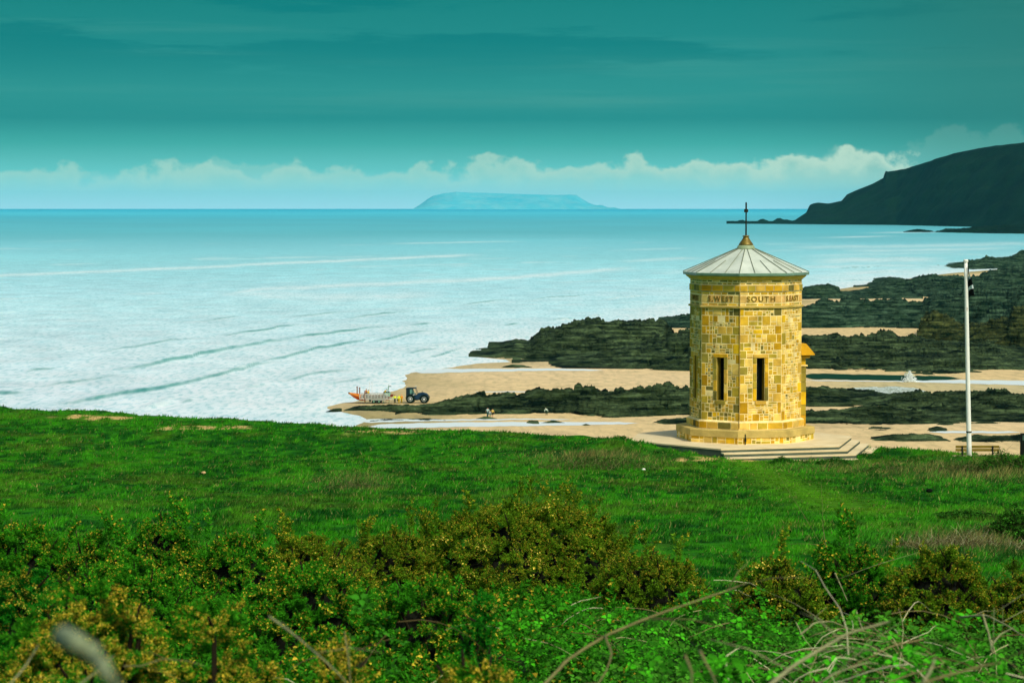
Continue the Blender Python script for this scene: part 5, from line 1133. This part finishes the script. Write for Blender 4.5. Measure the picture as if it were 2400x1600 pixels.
# bare branches
bark = [lin(140, 140, 100), lin(116, 112, 68), lin(124, 136, 104)]
def branch(label, pts, D0, D1, wpx, seed, c=0, twigs=0):
    D0, D1, wpx = D0 * 1.3, D1 * 1.3, wpx * (.62 if wpx < 30 else .8)
    g = np.random.default_rng(seed); p = np.array(pts, float); t = np.linspace(0, 1, len(p)); tt = np.linspace(0, 1, 5 * len(p)); px = np.interp(tt, t, p[:, 0]); py = np.interp(tt, t, p[:, 1])
    k = np.array([.25, .5, .25]); px[1:-1] = np.convolve(px, k, 'valid'); py[1:-1] = np.convolve(py, k, 'valid'); px += g.normal(0, wpx * .07, len(px)); D = np.linspace(D0, D1, len(tt)); D += .05 * np.cumsum(g.normal(0, .3, len(tt)))
    X, Z = at_y(px, py, D); P = np.stack([X, D, Z], -1); o = P[0].copy(); r = wpx / 2 / F * D0; mb = MB(); mb.col = bark[c]
    rr = [r * (1 - .55 * q) * g.uniform(.9, 1.12) for q in tt]; mb.tube(P - o, rr, 7)
    for i in range(twigs):
        j = g.integers(2, len(P) - 2); d = Vector(g.normal(0, 1, 3)); d.z = abs(d.z); d.normalize(); q = Vector(P[j] - o); L_ = g.uniform(.08, .25) * D0 / 6; mb.tube([q, q + d * L_ * .5, q + d * L_ + Vector((0, 0, -.03))], [r * .35, r * .28, r * .12], 5)
    b = mb.build('bare_branch', twig_m, None, True, cols=True); b.location = o; tag(b, label, 'branch', 'bare dead stems')
for i, (lab, pts, a, b, w, c, tw_) in enumerate((
    ('long pale bare branch reaching up right from the bottom centre', [(1265, 1615), (1330, 1545), (1420, 1488), (1520, 1447), (1600, 1418), (1700, 1385), (1748, 1366)], 6.2, 7.4, 15, 1, 5),
    ('thin shoot hanging from the long bare branch', [(1418, 1490), (1434, 1532), (1422, 1570), (1395, 1612)], 6.6, 6.2, 10, 1, 1),
    ('slanting grey branch rising right across the near brambles', [(1795, 1612), (1860, 1560), (1920, 1522), (1990, 1482), (2085, 1456)], 5.0, 5.6, 19, 0, 3),
    ('very blurred thick grey stem in the bottom left corner', [(150, 1490), (190, 1510), (232, 1548), (285, 1625)], 1.55, 1.45, 66, 2, 0),
    ('thin diagonal stem falling right, among the near gorse left of centre', [(630, 1443), (700, 1495), (770, 1555), (815, 1600)], 5.2, 4.8, 9, 0, 2),
    ('short curved stem beside the very blurred one', [(185, 1605), (240, 1562), (268, 1534)], 4.4, 4.6, 7, 0, 0), ('short stem leaning at the far left of the bottom edge', [(15, 1612), (60, 1560), (90, 1510)], 4.6, 4.8, 8, 0, 0),
    ('forked stem arching under the golden gorse at left', [(290, 1560), (330, 1560), (380, 1543), (440, 1548), (480, 1560)], 6.0, 6.2, 7, 1, 2), ('upright thin stem left of the near central gorse', [(807, 1480), (816, 1540), (822, 1612)], 6.2, 5.8, 8, 1, 1),
    ('curved stem rising at the left of the near bright brambles', [(1640, 1525), (1664, 1570), (1682, 1612)], 5.0, 4.8, 14, 1, 0), ('stubby blurred stem at the bottom, left of the bright bramble', [(1606, 1535), (1622, 1575), (1620, 1612)], 4.6, 4.4, 12, 1, 0),
    ('leaning broken stem at the bottom of the right half', [(2155, 1615), (2180, 1572), (2192, 1543)], 4.2, 4.3, 17, 0, 0), ('long low stem trailing right near the bottom right', [(2125, 1612), (2200, 1588), (2300, 1560), (2345, 1552)], 4.8, 5.2, 14, 1, 2),
    ('arching stem curving over at the right edge', [(2250, 1446), (2310, 1440), (2360, 1465), (2410, 1497)], 11, 10.4, 9, 0, 2), ('pale arch of dead stem in the near brambles', [(1876, 1486), (1910, 1458), (1950, 1455), (1998, 1476)], 10, 10.3, 8, 0, 2),
    ('pale upright stem standing below the tall dark gorse', [(2006, 1428), (2020, 1470), (2032, 1505)], 12, 11.8, 7, 0, 1), ('white dead stalk leaning in front of the tall dark gorse', [(1957, 1343), (1972, 1375), (1986, 1408)], 17, 17, 7, 0, 1),
    ('crooked stem forking near the right edge', [(2303, 1440), (2316, 1478), (2325, 1520), (2332, 1545)], 8.5, 8.3, 10, 0, 3), ('thin stem branching right from the crooked one', [(2324, 1512), (2345, 1485), (2376, 1470)], 8.4, 8.6, 7, 0, 1),
    ('bare stalk with a dry head poking above the straggling gorse', [(1942, 1312), (1934, 1270), (1928, 1228)], 26.5, 26.5, 5, 1, 3), ('grey twig crossing the bottom right corner', [(1900, 1612), (1960, 1575), (2030, 1552), (2060, 1555)], 6, 6.4, 9, 0, 3))):
    branch(lab, pts, a, b, w, 500 + i, c, tw_)
# ------------------------------------------------------------------ dry scrub on the turf
def scrub(label, px, py, hw, h, seed, n=420, cols=None, leafy=0, depth=.5, name='dry_scrub', length=.5, r=.006):
    g = np.random.default_rng(seed); x, y, z = on_turf(px, py); rx = hw / F * y; ry = rx * depth; mb = MB(); cols = cols or [lin(150, 150, 110), lin(120, 116, 74), lin(96, 96, 54), lin(84, 76, 46)]
    for i in range(n):
        a, q = g.uniform(0, 2 * np.pi), g.random() ** .6; u, v = rx * q * math.cos(a), ry * q * math.sin(a); p = Vector((u, v, gz(x + u, y + v) - z)); d = Vector((g.normal(0, .6), g.normal(0, .5), 1)).normalized(); pts = [p]; hh = h * (1.1 - q * .7) * g.uniform(.5, 1.2)
        for s in range(3): d = (d + Vector((g.normal(0, .35), g.normal(0, .35), -.12))).normalized(); p = p + d * hh * .36; pts.append(p)
        mb.col = cols[g.integers(len(cols))]; mb.tube(pts, [r, r * .8, r * .6, r * .3], 3, False)
    root = empty(name, (x, y, z), label, 'scrub', 'scrub on the turf'); mb.build('stems', twig_m, root, cols=True)
    if leafy:
        a = g.uniform(0, 2 * np.pi, leafy); q = g.random(leafy) ** .55; U = rx * q * np.cos(a); Vv = ry * q * np.sin(a); P = np.stack([U, Vv, ground_z(x + U, y + Vv) - z + h * (1.05 - .8 * q) * g.random(leafy) ** .5], -1)
        PR = [leaf(seed + i, .05, np.array(lin(52, 110, 26)) * b) for i, b in enumerate((.55, .8, 1.1))]; V, C = place(PR, P, unit(g.normal(0, .6, (leafy, 3)) + np.array([0, 0, 1])), g.uniform(.6, 1.3, leafy), g); tri_mesh('leaves', V, C, leaf_m, root)
    return root
OL = [lin(96, 104, 52), lin(70, 84, 34), lin(128, 128, 84), lin(56, 64, 30)]
scrub('grey tangle of dead stems behind the rounded gorse at right', 2260, 1285, 170, .45, 71, 800, depth=.35)
scrub('rough brown hummock of heath left of the steps', 1410, 1092, 150, .35, 72, 900, OL, 700, .45)
scrub('scrub with thin stalks around the foot of the flagpole', 2265, 1108, 90, .55, 73, 700, OL, 500, .4)
scrub('dark leafy scrub right of the flagpole, by the bench end', 2350, 1104, 60, .85, 74, 350, OL, 1500, .5)
scrub('leafy scrub by the wooden post at the right edge', 2415, 1106, 50, .8, 75, 300, OL, 900, .5)
scrub('low scrub along the turf edge between steps and flagpole', 2110, 1104, 110, .3, 76, 500, OL, 500, .3)
scrub('green tuft growing against the bottom step', 1835, 1088, 32, .35, 77, 160, [lin(40, 110, 16), lin(60, 130, 20)], 500, .5)
scrub('green tuft at the right end of the bottom step', 1960, 1088, 46, .3, 78, 200, [lin(40, 110, 16), lin(60, 130, 20)], 600, .4)
scrub('dry thistly patch in the grass behind the largest gorse', 840, 1142, 80, .3, 79, 500, OL, 200, .5)
scrub('dark bush at the right edge of the grass', 2385, 1265, 70, .75, 80, 400, [lin(50, 58, 28), lin(70, 76, 40)], 1400, .6)
scrub('bramble scrub on the turf near the dark bush', 2270, 1215, 80, .2, 81, 200, OL, 800, .5)
